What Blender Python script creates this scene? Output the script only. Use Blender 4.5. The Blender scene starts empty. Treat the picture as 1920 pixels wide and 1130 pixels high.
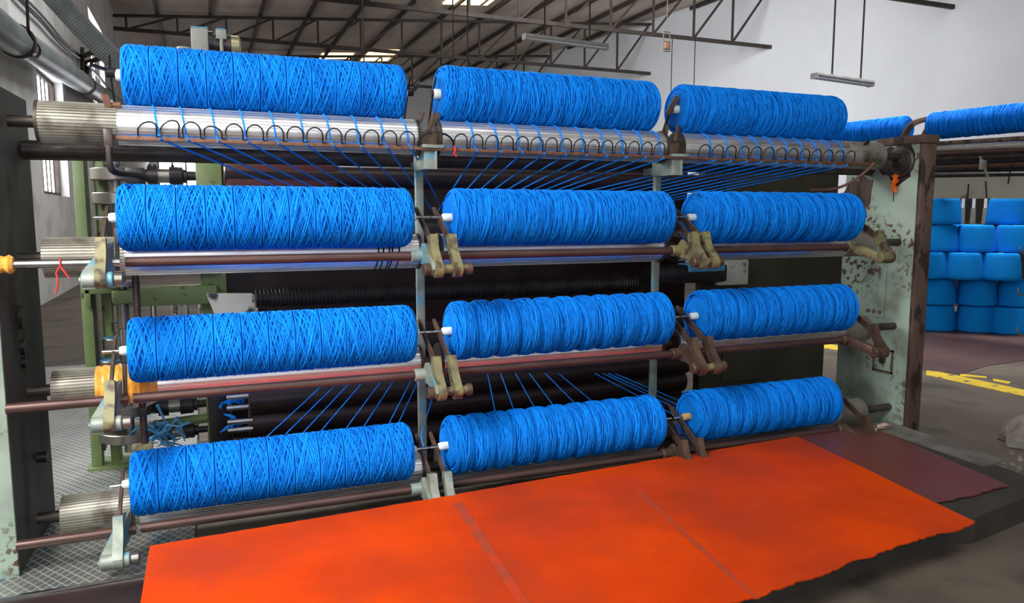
import bpy, bmesh, math, random
import numpy as np
from mathutils import Vector, Matrix
D = bpy.data
SC = bpy.context.scene
COL = SC.collection
random.seed(7)
# ------------------------------------------------------------------ camera
W, H, FPX = 1920., 1130., 1400.
TH = math.atan(160 / FPX)
PS = math.atan(FPX / (3427 * math.cos(TH)))
CP = Vector((0, 0, 1.5))
CF = Vector((math.sin(PS) * math.cos(TH), math.cos(PS) * math.cos(TH), -math.sin(TH)))
CR = Vector((math.cos(PS), -math.sin(PS), 0))
CU = CR.cross(CF)
cam = D.cameras.new('camera'); camo = D.objects.new('camera', cam); COL.objects.link(camo)
camo.matrix_world = Matrix((
    (CR.x, CU.x, -CF.x, CP.x), (CR.y, CU.y, -CF.y, CP.y), (CR.z, CU.z, -CF.z, CP.z), (0, 0, 0, 1)))
cam.sensor_fit = 'HORIZONTAL'; cam.sensor_width = 36; cam.lens = FPX / W * 36
cam.clip_start = 0.05; cam.clip_end = 300
SC.camera = camo
# ------------------------------------------------------------------ sky, skylights and added fill lights, exposure
wd = D.worlds.new('world'); SC.world = wd; wd.use_nodes = True
wd.node_tree.nodes['Background'].inputs[0].default_value = (0.86, 0.93, 1.0, 1)
wd.node_tree.nodes['Background'].inputs[1].default_value = 0.75
def area(name, loc, target, sx, sy, power, color=(1, 1, 1), spread=180):
    l = D.lights.new(name, 'AREA'); l.shape = 'RECTANGLE'; l.size = sx; l.size_y = sy
    l.energy = power; l.color = color; l.spread = math.radians(spread)
    o = D.objects.new(name, l); COL.objects.link(o)
    o.location = loc
    o.rotation_euler = (Vector(target) - Vector(loc)).to_track_quat('-Z', 'Y').to_euler()
    return o
area('front_fill', (-0.9, -3.3, 3.1), (0.2, 3.8, 1.4), 3.0, 3.8, 105, (0.98, 0.985, 1.0))  # added area light behind the camera, for the spools and drum highlights
area('left_fill', (-2.5, 1.5, 3.3), (-0.4, 3.4, 0.6), 2.0, 1.8, 165, (1.0, 0.985, 0.96), 100)  # added area light at the solid left wall, brightens the left end
area('front_skylight', (1.3, -0.6, 8.35), (1.3, -0.5, 0), 5.0, 3.2, 170, (0.98, 0.99, 1.0))
area('front_skylight_far', (5.6, -0.6, 8.6), (5.6, -0.5, 0), 5.0, 3.0, 14, (1.0, 0.96, 0.96))
area('hall_fill', (8.0, 17.0, 8.3), (19.0, 25.0, 5.0), 7.0, 5.0, 1500, (0.93, 0.96, 1.0), 140)  # added area light under the closed roof, aimed to brighten the right wall
area('bay_fill', (9.3, 6.6, 8.9), (9.3, 6.7, 0), 3.0, 3.0, 230, (1.0, 0.98, 0.95), 70)  # added area light over the cones and second machine, no roof opening there
area('aisle_fill', (1.5, 14.0, 8.3), (-1.6, 13.0, 2.0), 4.0, 4.0, 400, (0.97, 0.98, 1.0))  # added area light that lifts the left wall and trusses
area('side_fill', (-2.5, 5.7, 2.8), (0.0, 5.0, 1.0), 1.4, 1.2, 90, (0.95, 0.98, 1.0), 66)  # added area light for the drive gears; the wall is solid here
vs = SC.view_settings
vs.view_transform = 'Standard'; vs.look = 'None'; vs.gamma = 1; vs.use_curve_mapping = False
vs.exposure = 0.0

# ------------------------------------------------------------------ helpers
def ray(px, py):
    return CF + CR * ((px - W / 2) / FPX) - CU * ((py - H / 2) / FPX)
def at(px, py, X=None, Y=None, Z=None, d=None):
    r = ray(px, py)
    if d is not None: return CP + r * d
    t = (X - CP.x) / r.x if X is not None else ((Y - CP.y) / r.y if Y is not None else (Z - CP.z) / r.z)
    return CP + r * t

def mat(name, c1, c2=None, rough=0.6, metal=0.0, scale=8.0, lo=0.35, hi=0.65, bump=0.0, bscale=60.0,
        c3=None, s3=3.0, t3=0.6, w3=0.05, stretch=(1, 1, 1), sheen=0.0, rvar=0.0, spec=0.5, detail=6.0, s4=0.0):
    m = D.materials.new(name); m.use_nodes = True
    nt = m.node_tree; N = nt.nodes; L = nt.links
    b = N['Principled BSDF']
    b.inputs['Roughness'].default_value = rough; b.inputs['Metallic'].default_value = metal
    b.inputs['Specular IOR Level'].default_value = spec
    if sheen: b.inputs['Sheen Weight'].default_value = sheen
    tc = N.new('ShaderNodeTexCoord'); mp = N.new('ShaderNodeMapping')
    mp.inputs['Scale'].default_value = stretch
    L.new(tc.outputs['Object'], mp.inputs[0])
    def noise(s, d=detail):
        n = N.new('ShaderNodeTexNoise'); n.inputs['Scale'].default_value = s; n.inputs['Detail'].default_value = d
        L.new(mp.outputs[0], n.inputs['Vector']); return n
    def ramp(src, a, bb, ca, cb):
        r = N.new('ShaderNodeValToRGB')
        r.color_ramp.elements[0].position = a; r.color_ramp.elements[1].position = bb
        r.color_ramp.elements[0].color = (*ca, 1); r.color_ramp.elements[1].color = (*cb, 1)
        L.new(src, r.inputs[0]); return r
    out = None
    if c2 is None:
        b.inputs['Base Color'].default_value = (*c1, 1)
    else:
        n = noise(scale)
        out = ramp(n.outputs['Fac'], lo, hi, c1, c2).outputs[0]
    if c3 is not None:
        n3 = noise(s3, 9.0)
        f = ramp(n3.outputs['Fac'], t3 - w3, t3 + w3, (0, 0, 0), (1, 1, 1))
        fo = f.outputs[0]
        if s4:
            f4 = ramp(noise(s4, 2.0).outputs['Fac'], .48, .62, (0, 0, 0), (1, 1, 1)); mm = N.new('ShaderNodeMath'); mm.operation = 'MULTIPLY'
            L.new(fo, mm.inputs[0]); L.new(f4.outputs[0], mm.inputs[1]); fo = mm.outputs[0]
        mx = N.new('ShaderNodeMix'); mx.data_type = 'RGBA'
        L.new(fo, mx.inputs[0])
        if out: L.new(out, mx.inputs[6])
        else: mx.inputs[6].default_value = (*c1, 1)
        mx.inputs[7].default_value = (*c3, 1)
        out = mx.outputs[2]
    if out: L.new(out, b.inputs['Base Color'])
    if rvar:
        nr = noise(scale * 1.7)
        rr = ramp(nr.outputs['Fac'], 0.3, 0.7, (max(rough - rvar, 0.03),) * 3, (min(rough + rvar, 1),) * 3)
        L.new(rr.outputs[0], b.inputs['Roughness'])
    if bump:
        nb = noise(bscale)
        bp = N.new('ShaderNodeBump'); bp.inputs['Strength'].default_value = bump; bp.inputs['Distance'].default_value = 0.01
        L.new(nb.outputs['Fac'], bp.inputs['Height']); L.new(bp.outputs[0], b.inputs['Normal'])
    return m

def emis(name, col, s):
    m = D.materials.new(name); m.use_nodes = True
    b = m.node_tree.nodes['Principled BSDF']
    b.inputs['Base Color'].default_value = (*col, 1)
    b.inputs['Emission Color'].default_value = (*col, 1); b.inputs['Emission Strength'].default_value = s
    return m

class MB:
    """collects shapes; build() links them as ONE mesh object"""
    def __init__(s): s.v = []; s.f = []; s.m = []; s.mi = 0
    def add(s, vs, fs):
        k = len(s.v); s.v += [tuple(p) for p in vs]
        for f in fs: s.f.append(tuple(i + k for i in f)); s.m.append(s.mi)
        return s
    def box(s, a, b, rot=None, bev=0.0):
        a = Vector(a); b = Vector(b); c = (a + b) / 2; h = (b - a) / 2
        h = Vector((abs(h.x), abs(h.y), abs(h.z)))
        if bev > 0:
            bv = min(bev, min(h) * 0.9)
            pts = []
            bm = bmesh.new(); bmesh.ops.create_cube(bm, size=2)
            for v in bm.verts: v.co = Vector((v.co.x * h.x, v.co.y * h.y, v.co.z * h.z))
            bmesh.ops.bevel(bm, geom=bm.edges[:], offset=bv, segments=2, profile=0.5, affect='EDGES')
            bm.verts.index_update()
            vs = [v.co.copy() for v in bm.verts]; fs = [[v.index for v in f.verts] for f in bm.faces]
            bm.free()
        else:
            vs = [Vector((x * h.x, y * h.y, z * h.z)) for x in (-1, 1) for y in (-1, 1) for z in (-1, 1)]
            fs = [(0, 1, 3, 2), (4, 6, 7, 5), (0, 4, 5, 1), (2, 3, 7, 6), (0, 2, 6, 4), (1, 5, 7, 3)]
        if rot is not None: vs = [rot @ v for v in vs]
        return s.add([v + c for v in vs], fs)
    def beam(s, p, q, w, h, up=(0, 0, 1), bev=0.0):
        p = Vector(p); q = Vector(q); d = q - p; l = d.length; d.normalize()
        u = Vector(up); sd = d.cross(u)
        if sd.length < 1e-4: sd = d.cross(Vector((0, 1, 0)))
        sd.normalize(); u = sd.cross(d)
        R = Matrix((d, sd, u)).transposed()
        c = (p + q) / 2; k = len(s.v)
        s.box((-l / 2, -w / 2, -h / 2), (l / 2, w / 2, h / 2), rot=R, bev=bev)
        for i in range(k, len(s.v)): s.v[i] = tuple(Vector(s.v[i]) + c)
        return s
    def lathe(s, prof, p0=(0, 0, 0), axis=(1, 0, 0), n=28):
        """prof: list of (t along axis, radius)"""
        a = Vector(axis).normalized(); p0 = Vector(p0)
        u = a.cross(Vector((0, 0, 1)))
        if u.length < 1e-4: u = Vector((1, 0, 0))
        u.normalize(); w = a.cross(u)
        vs = []; fs = []; m = len(prof)
        for t, r in prof:
            for i in range(n):
                an = 2 * math.pi * i / n
                vs.append(p0 + a * t + (u * math.cos(an) + w * math.sin(an)) * max(r, 1e-5))
        for j in range(m - 1):
            for i in range(n):
                i2 = (i + 1) % n
                fs.append((j * n + i, (j + 1) * n + i, (j + 1) * n + i2, j * n + i2))
        if prof[0][1] > 1e-4: fs.append(tuple(range(n)))
        if prof[-1][1] > 1e-4: fs.append(tuple(reversed(range((m - 1) * n, m * n))))
        return s.add(vs, fs)
    def cyl(s, p, q, r, r2=None, n=24, bev=0.0):
        p = Vector(p); q = Vector(q); l = (q - p).length; r2 = r if r2 is None else r2
        if bev: pr = [(0, r - bev), (bev, r), (l - bev, r2), (l, r2 - bev)]
        else: pr = [(0, r), (l, r2)]
        return s.lathe(pr, p, q - p, n)
    def tube(s, pts, r, n=8, rfun=None):
        pts = [Vector(p) for p in pts]; m = len(pts); vs = []; fs = []
        t0 = (pts[1] - pts[0]).normalized()
        u = t0.orthogonal().normalized()
        for j, p in enumerate(pts):
            a = pts[max(j - 1, 0)]; b = pts[min(j + 1, m - 1)]
            t = (b - a).normalized()
            u = (u - t * u.dot(t)).normalized(); w = t.cross(u)
            rr = rfun(j) if rfun else r
            for i in range(n):
                an = 2 * math.pi * i / n
                vs.append(p + (u * math.cos(an) + w * math.sin(an)) * rr)
        for j in range(m - 1):
            for i in range(n):
                i2 = (i + 1) % n
                fs.append((j * n + i, j * n + i2, (j + 1) * n + i2, (j + 1) * n + i))
        fs.append(tuple(reversed(range(n)))); fs.append(tuple(range((m - 1) * n, m * n)))
        return s.add(vs, fs)
    def prism(s, pts, x0, x1, ax=0):
        """pts: outline (a,b) in the plane across axis ax, extruded from x0 to x1"""
        n = len(pts)
        def mk(x, a, b): return [(x, a, b), (a, x, b), (a, b, x)][ax]
        vs = [mk(x0, *p) for p in pts] + [mk(x1, *p) for p in pts]
        fs = [tuple(range(n)), tuple(reversed(range(n, 2 * n)))]
        for i in range(n):
            j = (i + 1) % n; fs.append((i, i + n, j + n, j))
        return s.add(vs, fs)
    def build(s, name, m, parent=None, smooth=35, origin=None):
        me = D.meshes.new(name)
        vs = s.v
        o = D.objects.new(name, me); COL.objects.link(o)
        off = Vector((0, 0, 0))
        if parent is not None:
            off = world_loc(parent); o.parent = parent
        if origin is not None:
            og = Vector(origin); o.location = og - off; off = og
        vs = [(v[0] - off.x, v[1] - off.y, v[2] - off.z) for v in vs]
        me.from_pydata(vs, [], s.f)
        ml = m if isinstance(m, (list, tuple)) else [m]
        for x in ml: me.materials.append(x)
        if len(ml) > 1: me.polygons.foreach_set('material_index', s.m)
        bm = bmesh.new(); bm.from_mesh(me); bmesh.ops.recalc_face_normals(bm, faces=bm.faces[:]); bm.to_mesh(me); bm.free()
        if smooth:
            me.polygons.foreach_set('use_smooth', [True] * len(me.polygons))
            me.set_sharp_from_angle(angle=math.radians(smooth))
        me.update()
        return o
def world_loc(o):
    l = Vector(o.location)
    while o.parent: o = o.parent; l += Vector(o.location)
    return l
def tag(o, label=None, cat=None, group=None, kind=None):
    if label: o['label'] = label
    if cat: o['category'] = cat
    if group: o['group'] = group
    if kind: o['kind'] = kind
    return o
def empty(name, loc, label=None, cat=None, group=None):
    o = D.objects.new(name, None); COL.objects.link(o); o.location = loc; o.empty_display_size = 0.1
    return tag(o, label, cat, group)
def smoothpts(pts, k=6):
    """Catmull-Rom through pts"""
    P = [Vector(p) for p in pts]; out = []
    for i in range(len(P) - 1):
        a = P[max(i - 1, 0)]; b = P[i]; c = P[i + 1]; d = P[min(i + 2, len(P) - 1)]
        for j in range(k):
            t = j / k
            out.append(0.5 * ((2 * b) + (c - a) * t + (2 * a - 5 * b + 4 * c - d) * t * t + (3 * b - a - 3 * c + d) * t ** 3))
    out.append(P[-1]); return out

# ------------------------------------------------------------------ materials
M = {}
M['yarn'] = None
def yarn_mat(name, ca, cb, fine=420.0):
    m = mat(name, ca, cb, rough=0.7, scale=55, lo=0.3, hi=0.7, bump=0.4, bscale=fine, spec=0.12, stretch=(1, .35, .35))
    N = m.node_tree.nodes; L = m.node_tree.links; b = N['Principled BSDF']
    at_ = N.new('ShaderNodeAttribute'); at_.attribute_name = 'tone'
    src = b.inputs['Base Color'].links[0].from_socket
    mx = N.new('ShaderNodeMix'); mx.data_type = 'RGBA'; mx.blend_type = 'MULTIPLY'; mx.inputs[0].default_value = 1
    rr = N.new('ShaderNodeValToRGB'); rr.color_ramp.elements[0].color = (.62, .62, .66, 1); rr.color_ramp.elements[1].color = (1.3, 1.22, 1.1, 1)
    L.new(at_.outputs['Fac'], rr.inputs[0]); L.new(src, mx.inputs[6]); L.new(rr.outputs[0], mx.inputs[7]); L.new(mx.outputs[2], b.inputs['Base Color'])
    return m
M['yarn'] = yarn_mat('blue_yarn', (0.002, 0.195, 0.80), (0.003, 0.27, 0.98))
M['strand'] = mat('blue_strand', (0.003, 0.20, 0.78), (0.004, 0.26, 0.92), rough=0.7, scale=60, spec=.2)
M['yarn2'] = yarn_mat('deep_blue_yarn', (0.002, 0.20, 0.90), (0.003, 0.26, 0.99))
M['cone'] = mat('cone_yarn', (0.002, 0.20, 0.62), (0.003, 0.24, 0.72), rough=0.9, scale=14, bump=0.5, bscale=90, stretch=(1, 1, 9), spec=0.1)
M['core'] = mat('white_core', (0.75, 0.78, 0.74), (0.62, 0.66, 0.6), rough=0.5, scale=20)
M['woodcore'] = mat('tan_core', (0.45, 0.26, 0.08), (0.55, 0.34, 0.12), rough=0.6, scale=30)
M['drum'] = mat('polished_drum', (0.97, 0.96, 0.95), (0.84, 0.83, 0.83), rough=0.34, metal=1.0, scale=5, rvar=0.08, stretch=(.6, 5, 5))
M['drumworn'] = mat('worn_drum', (0.40, 0.39, 0.33), (0.22, 0.20, 0.16), rough=0.42, metal=0.45, scale=4, rvar=0.1, c3=(0.10, 0.08, 0.06), s3=5, t3=0.62, w3=0.06)
M['darksteel'] = mat('dark_steel', (0.045, 0.038, 0.034), (0.09, 0.07, 0.06), rough=0.42, metal=0.6, scale=12, rvar=0.12)
M['rod'] = mat('brown_rod', (0.07, 0.040, 0.035), (0.12, 0.065, 0.055), rough=0.36, metal=0.5, scale=9, rvar=0.1, stretch=(.4, 3, 3))
M['rust'] = mat('rust_bar', (0.12, 0.055, 0.035), (0.20, 0.10, 0.06), rough=0.7, metal=0.3, scale=25, bump=0.2)
M['blade'] = mat('brown_blade', (0.085, 0.055, 0.04), (0.16, 0.10, 0.07), rough=0.5, metal=0.5, scale=16)
M['cast'] = mat('yellow_green_casting', (0.26, 0.24, 0.10), (0.19, 0.18, 0.10), rough=0.5, metal=0.25, scale=14, c3=(0.09, 0.06, 0.045), s3=18, t3=0.56, w3=0.06)
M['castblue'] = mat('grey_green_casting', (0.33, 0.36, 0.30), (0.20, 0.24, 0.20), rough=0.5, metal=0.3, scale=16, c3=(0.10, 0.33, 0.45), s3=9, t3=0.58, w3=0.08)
M['frame'] = mat('pale_green_paint', (0.16, 0.19, 0.15), (0.36, 0.46, 0.37), rough=0.55, scale=2.4, lo=.36, hi=.52, c3=(0.10, 0.05, 0.033), s3=28, t3=0.555, w3=0.02, s4=2.6, bump=0.08, bscale=30)
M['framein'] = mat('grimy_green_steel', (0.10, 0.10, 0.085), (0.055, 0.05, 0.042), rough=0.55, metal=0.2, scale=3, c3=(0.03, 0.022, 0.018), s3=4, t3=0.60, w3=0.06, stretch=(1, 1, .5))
M['cap'] = mat('brown_rusted_steel', (0.10, 0.062, 0.045), (0.17, 0.11, 0.085), rough=0.6, metal=0.3, scale=7, c3=(0.04, 0.025, 0.02), s3=11, t3=0.55, w3=0.03, stretch=(1, 1, .4))
M['green'] = mat('olive_green_paint', (0.16, 0.22, 0.075), (0.12, 0.165, 0.06), rough=0.5, scale=6, c3=(0.05, 0.05, 0.03), s3=14, t3=0.66, w3=0.03)
M['gear'] = mat('brushed_gear', (0.36, 0.33, 0.29), (0.24, 0.22, 0.19), rough=0.34, metal=0.9, scale=6)
M['steel'] = mat('bright_shaft', (0.6, 0.6, 0.6), (0.4, 0.4, 0.4), rough=0.25, metal=1.0, scale=10)
M['black'] = mat('black_steel', (0.012, 0.011, 0.012), (0.03, 0.026, 0.026), rough=0.35, metal=0.4, scale=12)
M['blackroll'] = mat('black_roller', (0.020, 0.012, 0.013), (0.035, 0.018, 0.018), rough=0.4, scale=5, metal=0.2)
M['redbox'] = mat('dark_red_roller', (0.16, 0.03, 0.02), (0.05, 0.015, 0.012), rough=0.5, scale=2.2)
M['panel'] = mat('dark_olive_panel', (0.045, 0.042, 0.022), (0.03, 0.026, 0.016), rough=0.7, scale=3)
M['dust'] = mat('blue_lint', (0.07, 0.28, 0.48), (0.12, 0.38, 0.6), rough=1, scale=30, bump=0.6)
M['tape'] = mat('orange_tape', (0.62, 0.26, 0.03), (0.80, 0.42, 0.08), rough=0.18, scale=22, bump=0.5, bscale=45)
M['bandage'] = mat('pale_plate', (0.50, 0.50, 0.42), (0.62, 0.62, 0.55), rough=0.6, scale=5, c3=(0.03, 0.035, 0.04), s3=6, t3=0.56, w3=0.03)
M['wire'] = mat('black_wire', (0.02, 0.018, 0.018), rough=0.4, metal=0.6)
M['grey'] = mat('motor_grey', (0.27, 0.275, 0.23), (0.19, 0.195, 0.16), rough=0.5, scale=7)
M['brass'] = mat('motor_end', (0.40, 0.36, 0.20), (0.30, 0.27, 0.15), rough=0.35, metal=0.6, scale=9)
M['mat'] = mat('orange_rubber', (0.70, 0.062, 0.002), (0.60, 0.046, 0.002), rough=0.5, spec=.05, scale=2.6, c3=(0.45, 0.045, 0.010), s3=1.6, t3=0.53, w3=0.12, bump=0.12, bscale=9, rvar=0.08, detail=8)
M['seam'] = mat('worn_seam', (0.36, 0.065, 0.026), (0.52, 0.05, 0.010), rough=0.5, spec=.2, scale=9)
M['redmat'] = mat('dark_red_rubber', (0.17, 0.035, 0.026), (0.12, 0.03, 0.026), rough=0.42, scale=3, c3=(0.15, 0.065, 0.06), s3=2, t3=0.55, w3=0.1, bump=0.12, bscale=9)
M['concrete'] = mat('stained_concrete', (0.135, 0.108, 0.080), (0.09, 0.070, 0.052), rough=0.75, scale=1.3, c3=(0.05, 0.042, 0.034), s3=2.3, t3=0.60, w3=0.08, bump=0.15, bscale=40)
M['plinth'] = mat('dark_kerb', (0.026, 0.021, 0.016), (0.044, 0.037, 0.029), rough=0.85, scale=5, bump=0.3, bscale=40)
M['kerbstone'] = mat('pale_kerb_stone', (0.19, 0.18, 0.15), (0.10, 0.095, 0.08), rough=0.9, scale=6, bump=0.4, bscale=35)
M['wallw'] = mat('white_plaster', (0.80, 0.81, 0.83), (0.73, 0.74, 0.765), rough=0.9, scale=.35, bump=0.05, bscale=8)
M['wallg'] = mat('grey_plaster', (0.78, 0.77, 0.74), (0.68, 0.67, 0.64), rough=0.9, scale=.8, c3=(0.56, 0.55, 0.53), s3=1.6, t3=0.6, w3=0.1, bump=0.08, bscale=10)
M['truss'] = mat('truss_steel', (0.045, 0.035, 0.028), (0.07, 0.055, 0.045), rough=0.7, metal=0.2, scale=4)
M['yellow'] = mat('yellow_floor_paint', (0.80, 0.57, 0.02), (0.65, 0.45, 0.02), rough=0.6, scale=8, c3=(0.12, 0.10, 0.07), s3=9, t3=0.64, w3=0.03)
M['duct'] = mat('grey_duct', (0.36, 0.42, 0.43), (0.24, 0.27, 0.27), rough=0.35, metal=0.3, scale=1.2)
M['hose'] = mat('grey_hose', (0.33, 0.36, 0.35), (0.25, 0.28, 0.27), rough=0.5, scale=6)
M['lampbody'] = mat('lamp_white', (0.62, 0.62, 0.60), (0.48, 0.48, 0.46), rough=0.5, scale=6)
M['tubeglass'] = mat('fluorescent_glass', (0.85, 0.87, 0.9), rough=0.15)
M['flower'] = mat('marigold', (0.85, 0.10, 0.01), (0.95, 0.30, 0.02), rough=0.8, scale=60)
M['rag'] = mat('rag', (0.36, 0.20, 0.14), (0.5, 0.4, 0.34), rough=0.9, scale=40)
M['red'] = mat('red_thread', (0.55, 0.03, 0.02), rough=0.8)
M['brick'] = mat('brick', (0.22, 0.07, 0.045), (0.30, 0.11, 0.08), rough=0.9, scale=20, bump=0.4)
M['rubble'] = mat('mortar', (0.26, 0.23, 0.20), (0.15, 0.13, 0.11), rough=0.95, scale=9, bump=0.6)
M['m2beam'] = mat('grey_green_beam', (0.34, 0.34, 0.28), (0.27, 0.27, 0.22), rough=0.6, scale=1.5, c3=(0.14, 0.11, 0.07), s3=3, t3=0.66, w3=0.04)
M['purple'] = mat('dark_purple_sheet', (0.095, 0.040, 0.027), (0.065, 0.029, 0.022), rough=0.5, scale=2)
M['skylight'] = emis('warm_skylight', (1.0, 0.78, 0.42), 3.0)
M['winbright'] = emis('daylight_sky', (0.94, 0.93, 1.0), 7.0)

# roof sheeting: dark asbestos with ridge lines
def roof_mat():
    m = mat('dark_roof_sheet', (0.75, 0.64, 0.53), (0.56, 0.47, 0.39), rough=0.9, scale=1.1, stretch=(1, .3, 1))
    return m
M['roof'] = roof_mat()
# checker plate: raised diamond ribs
def plate_mat():
    m = mat('checker_plate_steel', (0.20, 0.21, 0.20), (0.32, 0.33, 0.31), rough=0.42, metal=0.7, scale=4, rvar=0.12,
            c3=(0.06, 0.20, 0.30), s3=5, t3=0.64, w3=0.04)
    nt = m.node_tree; N = nt.nodes; L = nt.links; b = N['Principled BSDF']
    tc = N.new('ShaderNodeTexCoord'); hs = []
    for ang in (35, -35):
        mp = N.new('ShaderNodeMapping'); mp.inputs['Rotation'].default_value = (0, 0, math.radians(ang))
        L.new(tc.outputs['Object'], mp.inputs[0])
        w = N.new('ShaderNodeTexWave'); w.bands_direction = 'X'; w.inputs['Scale'].default_value = 9.0
        L.new(mp.outputs[0], w.inputs['Vector'])
        r = N.new('ShaderNodeValToRGB'); r.color_ramp.elements[0].position = .86; r.color_ramp.elements[1].position = .95
        L.new(w.outputs['Fac'], r.inputs[0]); hs.append(r)
    mx = N.new('ShaderNodeMath'); mx.operation = 'MAXIMUM'
    L.new(hs[0].outputs[0], mx.inputs[0]); L.new(hs[1].outputs[0], mx.inputs[1])
    bp = N.new('ShaderNodeBump'); bp.inputs['Strength'].default_value = 0.8; bp.inputs['Distance'].default_value = 0.006
    L.new(mx.outputs[0], bp.inputs['Height']); L.new(bp.outputs[0], b.inputs['Normal'])
    src = b.inputs['Base Color'].links[0].from_socket
    mc = N.new('ShaderNodeMix'); mc.data_type = 'RGBA'; mc.inputs[7].default_value = (0.62, 0.62, 0.58, 1)
    L.new(mx.outputs[0], mc.inputs[0]); L.new(src, mc.inputs[6]); L.new(mc.outputs[2], b.inputs['Base Color'])
    return m
M['plate'] = plate_mat()

# ------------------------------------------------------------------ the hall
def st(o): o['kind'] = 'structure'; return o
st(MB().box((-2.9, -5, -0.3), (26, 47, 0.0)).build('floor', M['concrete'], smooth=0))
def zroof(x): return 8.65 + 0.08 * (x + 2.6)
# left wall with two window openings
b = MB()
WIN = [(15.6, 18.4, 1.9, 4.25), (23.4, 26.5, 4.6, 7.05)]
ys = [-5, 15.6, 18.4, 23.4, 26.5, 47]
for i in range(5):
    y0, y1 = ys[i], ys[i + 1]
    w = [q for q in WIN if q[0] == y0]
    if w:
        b.box((-2.9, y0, 0), (-2.6, y1, w[0][2])); b.box((-2.9, y0, w[0][3]), (-2.6, y1, 8.65))
    else: b.box((-2.9, y0, 0), (-2.6, y1, 8.65))
st(b.build('wall_left', M['wallg'], smooth=0))
for k, (y0, y1, z0, z1) in enumerate(WIN):
    b = MB()
    for t in (0, 1): b.box((-2.84, y0 + t * (y1 - y0 - .08), z0), (-2.76, y0 + .08 + t * (y1 - y0 - .08), z1))
    for z in (z0, (z0 * .35 + z1 * .65), z1 - .08): b.box((-2.83, y0, z), (-2.77, y1, z + .08))
    for j in range(1, 7):
        yy = y0 + (y1 - y0) * j / 7; b.cyl((-2.8, yy, z0), (-2.8, yy, z1), .014, n=8)
    w = st(b.build('window_%d' % (k + 1), M['truss']))
    pn = MB().box((-2.89, y0, z0), (-2.87, y1, z1)).build('window_pane', M['winbright'], w, smooth=0)
# unseen front wall behind the camera, its opening shaped to light the left more
b = MB(); b.box((-2.9, -3.8, 5.6), (26, -3.5, 11)); b.box((7.5, -3.8, 0), (26, -3.5, 5.6))
st(b.build('wall_front', M['wallg'], smooth=0))
# back wall with a bright window
b = MB()
b.box((-2.9, 46, 0), (26, 46.3, 2.6)); b.box((-2.9, 46, 5.2), (26, 46.3, 11)); b.box((-2.9, 46, 2.6), (-2.2, 46.3, 5.2)); b.box((1.4, 46, 2.6), (26, 46.3, 5.2))
st(b.build('wall_back', M['wallw'], smooth=0))
b = MB()
for j in range(6): b.box((-2.2 + j * .7, 46.1, 2.6), (-2.12 + j * .7, 46.2, 5.2))
b.box((-2.2, 46.1, 3.9), (1.4, 46.2, 4.0))
w = st(b.build('window_3', M['truss']))
MB().box((-2.2, 46.25, 2.6), (1.4, 46.28, 5.2)).build('window_pane', M['winbright'], w, smooth=0)
# right wall (skewed)
def wx(y): return 22.0 - (y - 17.3) * 0.2115
b = MB()
b.add([(wx(-5), -5, 0), (wx(46), 46, 0), (wx(46), 46, 12), (wx(-5), -5, 12), (wx(-5) + .3, -5, 0), (wx(46) + .3, 46, 0), (wx(46) + .3, 46, 12), (wx(-5) + .3, -5, 12)],
      [(0, 1, 2, 3), (7, 6, 5, 4), (0, 4, 5, 1), (3, 2, 6, 7), (0, 3, 7, 4), (1, 5, 6, 2)])
st(b.build('wall_right', M['wallw'], smooth=0))
# roof with skylight openings : boxes between
SKY = []
def roof_hit(px, py):
    r = ray(px, py); # z = a + .08 x
    t = (zroof(0) - CP.z) / (r.z - 0.08 * r.x); return CP + r * t
b = MB()
x0, x1 = -3.0, 27.0
b.add([(x0, -5, zroof(x0)), (x1, -5, zroof(x1)), (x1, 47, zroof(x1)), (x0, 47, zroof(x0)),
       (x0, -5, zroof(x0) + .1), (x1, -5, zroof(x1) + .1), (x1, 47, zroof(x1) + .1), (x0, 47, zroof(x0) + .1)],
      [(0, 1, 2, 3), (7, 6, 5, 4), (0, 4, 5, 1), (3, 2, 6, 7), (0, 3, 7, 4), (1, 5, 6, 2)])
ceil = st(b.build('ceiling', M['roof'], smooth=0))
b = MB()
for k in range(13):   # purlins along the hall
    x = -1.2 + k * 1.75
    b.box((x - .05, -5, zroof(x) - .16), (x + .05, 46, zroof(x) - .005))
b.build('purlin_row', M['truss'], ceil, smooth=0)
for (ax0, ay0, ax1, ay1) in ((598, 99, 664, 109), (676, 93, 752, 113), (830, -8, 935, 6)):
    p, q = roof_hit(ax0, ay1), roof_hit(ax1, ay0)
    b = MB(); zx = lambda x: zroof(x) - .012
    xa, xb = p.x, q.x; ya, yb = sorted((p.y, q.y))
    b.add([(xa, ya, zx(xa)), (xb, ya, zx(xb)), (xb, yb, zx(xb)), (xa, yb, zx(xa)),
           (xa, ya, zx(xa) - .03), (xb, ya, zx(xb) - .03), (xb, yb, zx(xb) - .03), (xa, yb, zx(xa) - .03)],
          [(0, 1, 2, 3), (7, 6, 5, 4), (0, 4, 5, 1), (3, 2, 6, 7), (0, 3, 7, 4), (1, 5, 6, 2)])
    b.build('skylight_pane', M['skylight'], ceil, smooth=0)

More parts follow.
